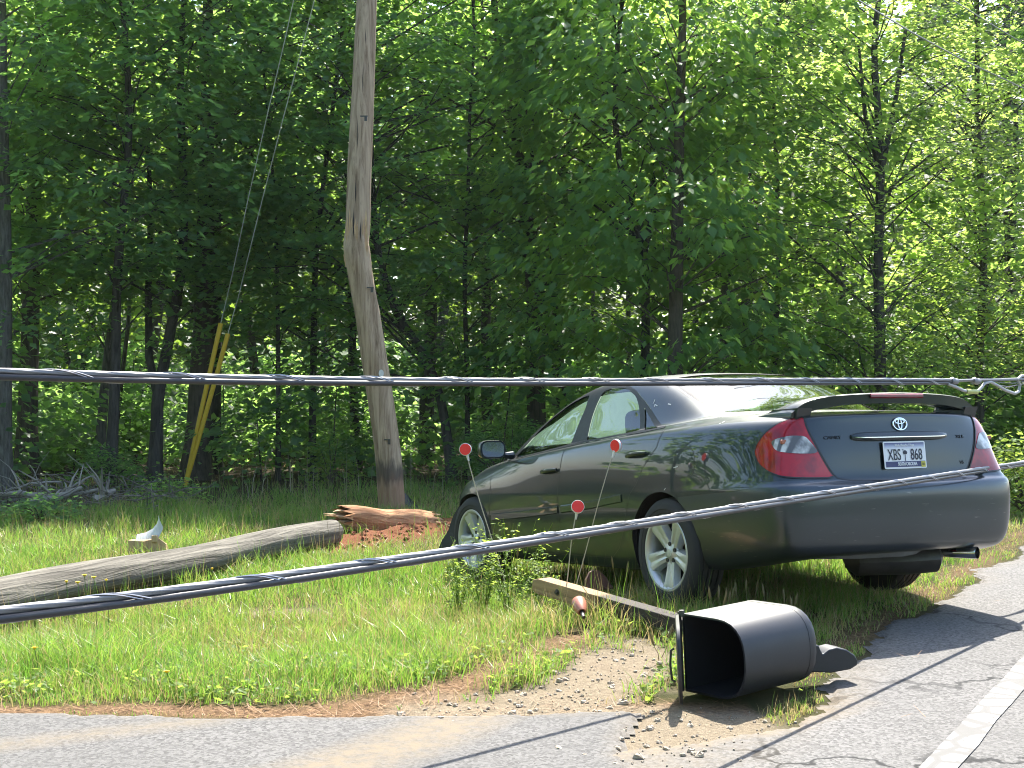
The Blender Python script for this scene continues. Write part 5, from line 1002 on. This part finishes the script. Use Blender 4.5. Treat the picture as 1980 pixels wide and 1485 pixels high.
T('tree', 'crooked dark tree leaning left to the standing pole', 'tree', [(876, 900), (856, 790), (822, 690), (770, 610), (742, 530), (724, 430), (716, 240)], 20.6, .075, 13, 2.8, 2.6, 200, 'maple', 'dark', 11, group=GRP)
T('tree', 'leafy sapling right of the standing pole', 'sapling', [(905, 900), (903, 720), (898, 540), (905, 380)], 20.9, .045, 9, 1.6, 2.0, 150, 'maple', 'dark', 12, group=GRP)
T('tree', 'large grey barked tree rising behind the car front', 'tree', [(1042, 905), (1036, 740), (1030, 560), (1018, 400), (1028, 200), (1024, -20)], 21.6, .165, 17, 4.2, 3.0, 200, 'gum', 'brown', 13, limbs=[([(1012, 330, 0), (985, 200, .2), (960, 60, .3), (950, -60, .4)], .10, .05)], group=GRP)
T('tree', 'tree with a slanting limb right of the large grey barked tree', 'tree', [(1092, 900), (1082, 700), (1070, 470), (1085, 330), (1110, 240), (1140, 170), (1170, 60)], 22.8, .10, 14, 3.4, 2.6, 160, 'maple', 'brown', 14, limbs=[([(1095, 262, 0), (1130, 226, 0), (1190, 222, 0), (1240, 214, .1)], .05, .02)], group=GRP)
T('tree', 'forked dark tree left of the bright drooping hickory', 'tree', [(1246, 905), (1248, 700), (1246, 500), (1226, 420), (1196, 300), (1190, 150)], 20.4, .085, 12, 2.2, 2.2, 170, 'hickory', 'dark', 15, limbs=[([(1244, 490, 0), (1262, 420, .1), (1262, 300, .2), (1258, 170, .3)], .06, .03)], group=GRP)
T('tree', 'bright green hickory with drooping leaves behind the car roof', 'tree', [(1308, 905), (1306, 700), (1308, 480), (1314, 250), (1320, 0)], 19.3, .135, 13, 1.3, 2.3, 215, 'hickory', 'brown', 16, dense=.85, group=GRP)
T('tree', 'leafy young tree between the hickory and the pale feathery tree', 'tree', [(1500, 900), (1498, 700), (1506, 480), (1500, 300)], 20.8, .06, 10, .9, 2.2, 230, 'gum', 'dark', 17, group=GRP)
T('tree', 'pale green feathery tree with layered boughs behind the car boot', 'tree', [(1705, 900), (1702, 700), (1698, 500), (1702, 300), (1690, 100), (1700, -40)], 19.6, .10, 12, 1.2, 2.5, 270, 'elm', 'dark', 18, limbs=[([(1700, 350, 0), (1730, 200, 0), (1750, 60, .1)], .05, .025), ([(1700, 330, 0), (1672, 220, 0), (1660, 90, .1)], .045, .02)], group=GRP)
T('tree', 'pale leafed tree at the right picture edge', 'tree', [(1896, 890), (1894, 700), (1902, 480), (1890, 250)], 21, .08, 12, 1.8, 2.4, 230, 'elm', 'dark', 19, group=GRP)
T('tree', 'dark pine in the top right corner', 'pine', [(1960, 890), (1955, 600), (1948, 300), (1946, 0)], 27, .16, 18, 6.0, 2.4, 150, 'pine', 'brown', 20, group=GRP)
T('tree', 'tall tree with yellow green leaves above the hickory', 'tree', [(1405, 890), (1402, 600), (1412, 300), (1430, 0)], 25.5, .12, 17, 4.2, 3.2, 260, 'elm', 'dark', 21, group=GRP)
T('tree', 'dark tree deeper in the wood behind the grey barked tree', 'tree', [(945, 888), (940, 600), (955, 300), (930, 0)], 26, .12, 17, 5, 3.2, 190, 'maple', 'dark', 22, group=GRP)
for i, (u, d) in enumerate(((-210, 21), (2150, 20.5), (-380, 23), (2330, 23))):
    T('tree', 'leafy tree of the wood beyond the picture edge', 'tree', [(u, 900), (u + 5, 600), (u + 10, 200)], d, .12, 14, 2.4, 2.8, 120, 'gum', 'brown', 40 + i, group='trees beyond the picture edges')

# deep wood, one mass of trunks and foliage
def mass(name, label, cat, rng, spots, kinds, leafmat, barkmat, coarse=1.5, tw=True):
    VV = []; TT = []; m = MB()
    for x, y, H, zmin, Rc, N, r0 in spots:
        k = KIND[kinds[rng.integers(len(kinds))]]; b = np.array([x, y, float(gz(x, y))]); C, D = crown(rng, None, H, zmin, Rc, N, k); C = C + b
        s_ = max(coarse, y / 23) * rng.uniform(.85, 1.2); V, ti = sprays(rng, C, D, np.full(N, k['R'] * 1.15) * rng.uniform(.7, 1.3, N), int(34), k['L'] * s_, k['aspect'] * 1.1, k['flat'], k['droop']); VV.append(V); TT.append(ti)
        if r0:
            l_ = rng.uniform(-.08, .08, 2); P = [Vector(b + np.array([l_[0] * z + .12 * math.sin(z * .7 + x), l_[1] * z, z - .1])) for z in np.linspace(0, H * .9, 7)]; m.tube(P, list(np.linspace(r0, r0 * .35, 7)), 7)
    V = np.concatenate(VV); ti = np.concatenate(TT); o = link_mesh(name, np_mesh(name, V, quads(len(V) // 4), False, {'tint': ('FACE', ti)}), leafmat); tag(o, label, cat, kind='stuff')
    if m.v: m.build('trunks', barkmat, o, True)['kind'] = 'stuff'
    return o
rng = np.random.default_rng(77); spots = []
for d, H0, step, N0, zm0, R0 in ((26.5, 9.5, 3.2, 60, 3.8, 2.2), (30, 11, 3.8, 60, 4.2, 2.4), (36, 11.5, 2.6, 100, 1.0, 2.0), (43, 15, 2.8, 140, .6, 2.3), (52, 18, 3.0, 170, .4, 2.5), (63, 19, 3.4, 190, .3, 2.6), (76, 24, 3.6, 230, .3, 3.0)):
    W_ = d * .378 + 4
    for x in np.arange(-W_, W_, step):
        spots.append((x + rng.uniform(-1.2, 1.2), d + rng.uniform(-1.6, 1.6), H0 * (.78 if x > .06 * d and d < 50 else 1) * rng.uniform(.8, 1.15), zm0 * rng.uniform(.6, 1.3), R0 * rng.uniform(.8, 1.2), N0, rng.choice([.05, .08, .12, .16])))
mass('wood', 'deep green wood filling the background behind the front trees', 'wood', rng, spots, ['maple', 'gum', 'elm'], M_DEEP, M_BARK['dark'], 1.35)
spots = []
for d in np.arange(20.5, 44, 1.6):
    W_ = d * .378 + 3; n = int(2 * W_ / (1.9 if d < 30 else 2.6))
    for x in np.linspace(-W_, W_, n):
        q = rng.uniform(); h_ = rng.uniform(.9, 2.6) if x < 1.5 or d > 24 else rng.uniform(1.4, 3.4)
        if q < (.66 if x < 1 else .9): spots.append((x + rng.uniform(-.9, .9), d + rng.uniform(-.7, .7), h_, .15 * h_, rng.uniform(.6, 1.3), int(16 + 8 * h_), .018))
mass('undergrowth', 'shaded saplings and brambles filling the floor of the wood', 'undergrowth', rng, spots, ['maple', 'gum'], M_LEAF['maple'], M_BARK['dark'], 1.0)
spots = [(x + rng.uniform(-2, 2), y + rng.uniform(-2, 2), rng.uniform(14, 21), rng.uniform(.2, 1.5), rng.uniform(3, 4.2), 110, .15) for x, y in [(x, -24) for x in range(-34, 40, 5)] + [(x, -29) for x in range(-32, 40, 6)] + [(-17 - .3 * abs(y - 6), y) for y in range(-18, 22, 5)]]
mass('far_wood', 'trees on the other side of the road behind the viewer', 'wood', rng, spots, ['gum'], M_LEAF['gum'], M_BARK['dark'], 3.0)

# ---- grass
def ok_ground(x, y): return np.clip(1 - np.maximum(np.maximum(m_dirt(x, y) * 1.15, m_needle(x, y) * 1.05), np.maximum(m_clay(x, y) * 1.05, m_wood(x, y) * .8)), 0, 1) * (m_road(x, y) < -.05) * (m_drive(x, y) < -.05) * (np.hypot(x - 1.02, y - 5.90) > .27) * (np.hypot(x - .86, y - 5.75) > .26) * (np.hypot(x - .37, y - 7.38) > .10)
def blades(rng, x, y, h, w, lean, bend=.35):
    n = len(x); z = ground_z(x, y); a = rng.uniform(0, 2 * np.pi, n); f = rng.uniform(0, 2 * np.pi, n); s = np.stack([np.cos(f), np.sin(f), 0 * f], 1) * (w / 2)[:, None]; l = np.stack([np.cos(a), np.sin(a), 0 * a], 1) * (lean * h)[:, None]
    B = np.stack([x, y, z], 1); U = np.zeros((n, 3)); U[:, 2] = h; M_ = B + U * .55 + l * bend; T_ = B + U * (1 - .25 * lean)[:, None] + l
    V = np.stack([B - s, B + s, M_ - s * .8, M_ + s * .8, T_ - s * .12, T_ + s * .12], 1).reshape(-1, 3); i = np.arange(n, dtype=np.int32)[:, None] * 6
    F_ = np.concatenate([i + np.array([[0, 1, 3, 2]]), i + np.array([[2, 3, 5, 4]])], 1).reshape(-1, 4); return V, F_
rng = np.random.default_rng(5); VV = []; FF = []; TT = []; off = 0
for y0, y1, dens_, hh in ((5.35, 7.0, 6200, .12), (7.0, 9.0, 4500, .135), (9.0, 12.0, 2400, .135), (12.0, 16.0, 1200, .14), (16.0, 20.5, 520, .14), (20.5, 26, 50, .18)):
    xa, xb = -(y1 * .38 + 1.3), (y1 * .38 + 1.5); n = int((xb - xa) * (y1 - y0) * dens_); x = rng.uniform(xa, xb, n); y = rng.uniform(y0, y1, n)
    cl = fbm(x * 1.5, y * 1.5, 91); cl2 = fbm(x * 6, y * 6, 93); g_ = ok_ground(x, y) * np.clip(.25 + 1.5 * cl2, 0, 1); k = g_ > rng.uniform(0, 1, n); x, y, cl, cl2 = x[k], y[k], cl[k], cl2[k]; n = len(x)
    edge = np.clip(np.minimum(-m_drive(x, y) / .9, -m_road(x, y) / .8) * 1.2, .35, 1); tall = seg(x, y, [(-.6, 8.3), (.1, 8.2), (.2, 7.6)], .9)
    h = hh * (.25 + 1.5 * cl * cl2 * 1.6) * rng.uniform(.4, 1.4, n) * edge * (1 + .8 * tall); st = rng.uniform(0, 1, n) < .036; h[st] = hh * rng.uniform(1.2, 2.8, st.sum()) * edge[st]; w = rng.uniform(.0024, .0054, n) * (1 + .05 * (y - 6)); w[st] *= .5
    V, F_ = blades(rng, x, y, h, w, np.where(st, .15, rng.uniform(.1, .9, n))); VV.append(V); FF.append(F_ + off); off += len(V)
    ti = np.clip(.75 * cl2 + .45 * (1 - cl) + rng.normal(0, .14, n) - .02, 0, .84); dry = rng.uniform(0, 1, n) < (.13 + .30 * (1 - edge) + .25 * (cl < .42) + .2 * (cl2 < .3)); ti[dry] = rng.uniform(.86, 1, dry.sum()); ti[st] = np.where(rng.uniform(0, 1, st.sum()) < .5, .9, .5); TT.append(np.repeat(ti, 2))
V, F_, ti = np.concatenate(VV), np.concatenate(FF), np.concatenate(TT); print('blades', len(F_) // 2)
t = NT('verge grass'); a = t.attr('tint')
c1 = t.ramp(a, [(0, (.050, .13, .022)), (.45, (.108, .21, .040)), (.82, (.185, .265, .055)), (.87, (.36, .28, .12)), (1, (.46, .37, .19))]); c2 = t.ramp(a, [(0, (.09, .25, .028)), (.45, (.205, .41, .048)), (.82, (.35, .49, .07)), (.87, (.36, .28, .11)), (1, (.46, .37, .17))])
d_ = t.bsdf(Base_Color=c1, Roughness=.42, Specular_IOR_Level=.4); tr = t.n('ShaderNodeBsdfTranslucent'); t.set(tr.inputs[0], c2); mx = t.n('ShaderNodeMixShader'); mx.inputs[0].default_value = .45; t.t.links.new(d_.outputs[0], mx.inputs[1]); t.t.links.new(tr.outputs[0], mx.inputs[2]); M_GRASS = t.done(mx)
tag(link_mesh('grass', np_mesh('grass', V, F_, False, {'tint': ('FACE', ti)}), M_GRASS), 'bright tussocky roadside grass and its taller shaded fringe', 'grass', kind='stuff')
# pine straw
n = 16000; x = rng.uniform(-4, 3.8, n); y = rng.uniform(5.2, 9.5, n); k = m_needle(x, y) > rng.uniform(.15, .9, n); x, y = x[k], y[k]; n = len(x); z = np.maximum(ground_z(x, y), np.where((m_drive(x, y) > 0) | (m_road(x, y) > 0), .013, -9)) + .006; a = rng.uniform(0, 6.28, n); L_ = rng.uniform(.03, .11, n)
d3 = np.stack([np.cos(a), np.sin(a), rng.uniform(-.05, .35, n)], 1) * L_[:, None]; s3_ = np.stack([-np.sin(a), np.cos(a), 0 * a], 1) * .0014; B = np.stack([x, y, z], 1); V = np.stack([B - s3_, B + s3_, B + d3 + s3_ * .4, B + d3 - s3_ * .4], 1).reshape(-1, 3)
tag(link_mesh('pine_straw', np_mesh('pine_straw', V, quads(n), False), plain('pine straw', (.24, .125, .05), .7, var=.5, scale=40)), 'brown pine straw drifted along the asphalt edges', 'litter', kind='stuff')
# low broad leaved weeds and clover in the turf
n = 9000; x = rng.uniform(-3.6, 1.2, n); y = 5.45 + rng.gamma(1.6, .55, n); k = (ok_ground(x, y) > .35) & (fbm(x * 2.2, y * 2.2, 61) > .46); x, y = x[k], y[k]; n = len(x); a = rng.uniform(0, 6.28, n)
V = leaves(rng, np.stack([x, y, ground_z(x, y) + rng.uniform(.01, .07, n)], 1), np.stack([np.cos(a), np.sin(a), 0 * a], 1), rng.uniform(.018, .05, n), rng.uniform(.007, .016, n), (-.5, .3))
M_WEED = leaf_mat('weed leaf', (.080, .155, .036), (.17, .25, .070), (.42, .56, .09), .52, .15)
tag(link_mesh('ground_cover', np_mesh('ground_cover', V, quads(n), False, {'tint': ('FACE', rng.uniform(0, 1, n))}), M_WEED), 'low clover and plantain leaves among the driveway side grass', 'weeds', kind='stuff')
# tall leafy weeds by the front wheel
for i, (u, v, d, hgt, lab) in enumerate(((885, 1175, 8.75, .46, 'leafy weed clump below the front wheel, leftmost of the row'), (935, 1165, 8.6, .62, 'tall leafy weed in front of the front tyre'), (985, 1160, 8.4, .64, 'tallest leafy weed in front of the front door'), (1030, 1150, 8.5, .54, 'leafy weed below the middle of the car side'), (1050, 1170, 8.15, .34, 'short leafy weed beside the crossarm end'))):
    g_ = Vector(px(u, v, d)); g_.z = float(ground_z(np.array(g_.x), np.array(g_.y))); o = empty('weed', g_, lab, 'weed', 'leafy weeds beside the car'); rr = random.Random(i + 3); m = MB(); P = []; D_ = []
    for k in range(17):
        a = rr.uniform(0, 6.28); l_ = rr.uniform(.05, .55) * hgt; h_ = hgt * rr.uniform(.55, 1.1); Q = [Vector((l_ * .9 * math.cos(a) * q**1.3, l_ * .9 * math.sin(a) * q**1.3, h_ * q)) for q in (0, .3, .6, 1)]; m.tube(Q, [.003, .0025, .002, .001], 4)
        for j in range(26):
            q = rr.uniform(.15, 1); P.append((l_ * .9 * math.cos(a) * q**1.3 + rr.gauss(0, .022), l_ * .9 * math.sin(a) * q**1.3 + rr.gauss(0, .022), h_ * q)); b = rr.uniform(0, 6.28); D_.append((math.cos(b), math.sin(b), 0))
    m.build('stem', M_WEED, o); P = np.array(P); V = leaves(rng, P, np.array(D_), rng.uniform(.018, .046, len(P)), rng.uniform(.004, .010, len(P)), (-.5, .5)); link_mesh('foliage', np_mesh('foliage', V, quads(len(P)), False, {'tint': ('FACE', rng.uniform(.2, 1, len(P)))}), M_WEED, o)
# seed spikes in the shade behind the mailbox
m = MB(); rr = random.Random(6); M_SPIKE = leaf_mat('seed spike', (.20, .17, .09), (.30, .26, .15), (.35, .30, .14), .4)
for u, v, d in ((1373, 1160, 7.0), (1390, 1158, 7.1), (1399, 1172, 6.9), (1404, 1162, 7.2), (1410, 1168, 7.1), (1416, 1160, 7.3), (1424, 1150, 7.4), (1443, 1145, 7.4), (1462, 1146, 7.6), (1478, 1155, 7.3), (1517, 1165, 7.1), (1532, 1180, 6.8), (1537, 1172, 7.0), (1265, 1250, 6.5), (1292, 1235, 6.6), (1128, 1105, 8.0), (1186, 1100, 7.9), (1212, 1110, 7.8), (655, 960, 12.2), (630, 990, 11.8), (228, 1000, 10.6), (42, 1015, 11), (1000, 1080, 8.3), (700, 1040, 9.8)):
    p = Vector(px(u, v, d)); b = Vector((p.x + rr.uniform(-.04, .04), p.y + rr.uniform(-.02, .05), float(gz(p.x, p.y)))); t_ = (p - b).normalized(); m.tube([b, (b + p) / 2 + Vector((.008, 0, 0)), p], [.0022, .0018, .0015], 4); m.tube([p, p + t_ * .02, p + t_ * .055, p + t_ * .075], [.0015, .0065, .0055, .001], 6)
tag(m.build('seed_grass', M_SPIKE), 'pale grass seed spikes standing above the grass', 'grass', kind='stuff')
# dandelions
M_DAND = plain('dandelion yellow', (.72, .52, .02), .7, var=.15); M_STALK = plain('green stalk', (.10, .17, .04), .6)
for i, (u, v, d, s_, lab) in enumerate(((163, 1113, 8.0, 1, 'upper left of the clustered yellow dandelions before the long pole section'), (181, 1117, 8.05, 1, 'upper right of the clustered yellow dandelions before the long pole section'), (150, 1127, 7.9, 1, 'lowest of the clustered yellow dandelions before the long pole section'), (128, 1125, 7.95, .7, 'small yellow dandelion left of the dandelion cluster'), (205, 1122, 8.1, .6, 'small pale dandelion right of the dandelion cluster'), (66, 1254, 6.35, .9, 'lone yellow dandelion in the grass at the left edge'), (322, 1300, 5.95, .9, 'lone yellow dandelion near the driveway edge'), (410, 1100, 9.2, .6, 'tiny yellow dandelion below the middle of the long pole section'))):
    p = Vector(px(u, v, d)); b = Vector((p.x + .015, p.y, float(gz(p.x, p.y)))); o = empty('dandelion', b, lab, 'flower', 'yellow dandelions in the grass'); q = p - b; m = MB(); m.tube([(0, 0, 0), q * .5 + Vector((.006, 0, 0)), q], .0022, 5); m.build('stalk', M_STALK, o)
    m = MB(); rr = random.Random(i); r0 = .019 * s_
    for k in range(26): a = k * 2.399; l_ = r0 * (.55 + .45 * (k / 26)); n_ = Vector((-math.sin(a), math.cos(a), 0)) * .0035 * s_; c_ = Vector((math.cos(a), math.sin(a), .25 + .5 * (1 - k / 26))); m.add([q, q + c_ * l_ * .7 + n_, q + c_ * l_, q + c_ * l_ * .7 - n_], [(0, 1, 2, 3)])
    m.lathe([(0, .008), (.006, .007), (.010 * s_, .003), (.006, -.004), (0, -.006)], Matrix.Translation(q), 12); m.build('flower_head', M_DAND, o, False)
# brush pile
M_STICK = plain('bleached dead wood', (.24, .22, .19), .9, var=.4, scale=12); M_STICKD = plain('grey dead wood', (.12, .105, .09), .9, var=.4, scale=12)
BR = [([(-40, 962), (40, 957), (110, 966), (190, 950)], .035, 'long pale branch along the top of the brush pile at the left edge'), ([(60, 975), (120, 962), (158, 947)], .05, 'thick pale broken branch in the middle of the brush pile'), ([(-30, 992), (60, 990), (140, 984)], .06, 'thick grey branch at the bottom of the brush pile'), ([(183, 972), (200, 962), (222, 952)], .055, 'short pale log end at the right end of the brush pile'), ([(10, 955), (60, 938), (118, 936), (122, 950)], .016, 'thin hooked stick arching over the brush pile'), ([(100, 972), (150, 938), (178, 924), (205, 960)], .016, 'thin arched stick at the right half of the brush pile'), ([(-20, 978), (50, 968), (90, 950)], .022, 'slim stick crossing the left half of the brush pile'), ([(20, 985), (100, 975), (175, 980)], .028, 'straight grey stick across the lower middle of the brush pile')]
for i, (pp, r_0, lab) in enumerate(BR):
    P = [Vector(px(u, v - 4, 15.7 + .06 * i + .1 * k)) for k, (u, v) in enumerate(pp)]; m = MB(); b0 = P[0].copy(); P = [p - b0 for p in P]; Q = []
    for k in range(len(P) - 1): Q += [P[k].lerp(P[k + 1], j / 4) + Vector((0, 0, .012 * math.sin(3 * k + 2 * j))) for j in range(4)]
    Q.append(P[-1]); m.tube(Q, list(np.linspace(r_0, r_0 * .45, len(Q))), 8, rfun=lambda a, i: 1 + .12 * math.sin(2 * a + i)); rr = random.Random(i)
    for k in range(4): q = Q[rr.randrange(2, len(Q) - 1)]; e_ = q + Vector((rr.uniform(-.4, .4), rr.uniform(-.3, .3), rr.uniform(.05, .4))); m.tube([q, q.lerp(e_, .5) + Vector((0, 0, .04)), e_], [r_0 * .4, r_0 * .25, .004], 5)
    o = m.build('fallen_branch', M_STICK if i in (0, 1, 3, 4, 5) else M_STICKD); o.location = b0; tag(o, lab, 'branch', 'fallen branches of the brush pile')
m = MB(); rr = random.Random(12)
for k in range(150): a = Vector((rr.uniform(-6.4, -4.0), rr.uniform(15.4, 17.0), 0)); a.z = float(gz(a.x, a.y)) + rr.uniform(.0, .22); b = a + Vector((rr.uniform(-.7, .7), rr.uniform(-.4, .4), rr.uniform(-.12, .25))); m.tube([a, a.lerp(b, .5) + Vector((0, 0, rr.uniform(-.05, .10))), b], [.008, .006, .003], 4)
tag(m.build('twigs', M_STICKD), 'tangle of thin grey twigs in the brush pile', 'twigs', kind='stuff')
# dry stalks at the edge of the wood
M_DRY = leaf_mat('dry stalk', (.26, .22, .15), (.42, .36, .26), (.40, .34, .22), .3); n = 110; x = rng.uniform(-7.5, 7, n); x = np.where(rng.uniform(0, 1, n) < .5, rng.normal(-1.9, 1.1, n), x); y = rng.uniform(17.2, 20.6, n); k = (x > -4.6) | (rng.uniform(0, 1, n) < .4); x, y = x[k], y[k]; n = len(x)
V, F_ = blades(rng, x, y, rng.uniform(.2, .5, n) + .5 * rng.uniform(0, 1, n)**3, np.full(n, .008), rng.uniform(.02, .35, n), .25); tag(link_mesh('dry_weeds', np_mesh('dry_weeds', V, F_, False, {'tint': ('FACE', rng.uniform(0, 1, len(F_)))}), M_DRY), 'dry pale stalks standing along the edge of the wood', 'weeds', kind='stuff')
# bushes
def bush(label, u, v, d, w, h, N, kind, mat=None):
    g_ = Vector(px(u, v, d)); g_.z = float(gz(g_.x, g_.y)); o = empty('bush', g_, label, 'bush', 'bushes at the edge of the wood'); r_ = np.random.default_rng(N); k = KIND[kind]; a = r_.uniform(0, 6.28, N); q = np.sqrt(r_.uniform(.1, 1, N)); z = r_.uniform(.1, 1, N); D = np.stack([np.cos(a), np.sin(a), 0 * a], 1); C = np.stack([w * q * np.cos(a) * (1.1 - .5 * z), w * q * np.sin(a) * (1.1 - .5 * z), h * z * (1 - .4 * q**2)], 1)
    V, ti = sprays(r_, C, D, np.full(N, .22), 26, .07, .34, .3, (-.4, .6)); link_mesh('foliage', np_mesh('foliage', V, quads(len(V) // 4), False, {'tint': ('FACE', ti)}), mat or M_LEAF[kind], o); m = MB()
    for c in C[::4]: m.tube([(0, 0, 0), Vector(c) * .5 + Vector((0, 0, .05)), Vector(c)], [.012, .008, .003], 4, False)
    m.build('stem', M_BARK['brown'], o)
bush('sunlit pale green bush at the right picture edge behind the car', 1985, 985, 13.6, .55, .85, 90, 'elm', M_WEED); bush('low sunlit bush right of the right tail light', 1925, 975, 14.6, .45, .45, 46, 'elm', M_WEED)
bush('small dark green bush before the brush pile', 78, 1008, 14.6, .34, .30, 26, 'maple'); bush('small green bush between brush pile and guy wires', 322, 975, 17.2, .36, .30, 28, 'gum'); bush('dark low bush at the foot of the straight dark tree', 212, 900, 19.2, .6, .6, 44, 'maple'); bush('shaded bush behind the front of the car', 985, 900, 19.4, .9, 1.2, 90, 'maple'); bush('dense shaded bush behind the rear door', 1180, 880, 19.0, 1.2, 1.6, 150, 'maple'); bush('yellow green seedling bush left of the pole foot', 640, 860, 19.5, .3, .9, 24, 'elm', M_WEED)

# ------------------------------------------------------------------ thin summer haze over the whole place
t = NT('haze air'); v = t.n('ShaderNodeVolumePrincipled'); v.inputs['Color'].default_value = (.86, .93, 1, 1); v.inputs['Density'].default_value = .0002; v.inputs['Anisotropy'].default_value = .35
t.t.links.new(v.outputs[0], t.out.inputs['Volume']); m = MB(); m.box((0, 0, 15.75), (1920, 1920, 34.5))
tag(m.build('haze', t.m, sm=False), 'thin summer haze in the air', 'haze', kind='stuff')
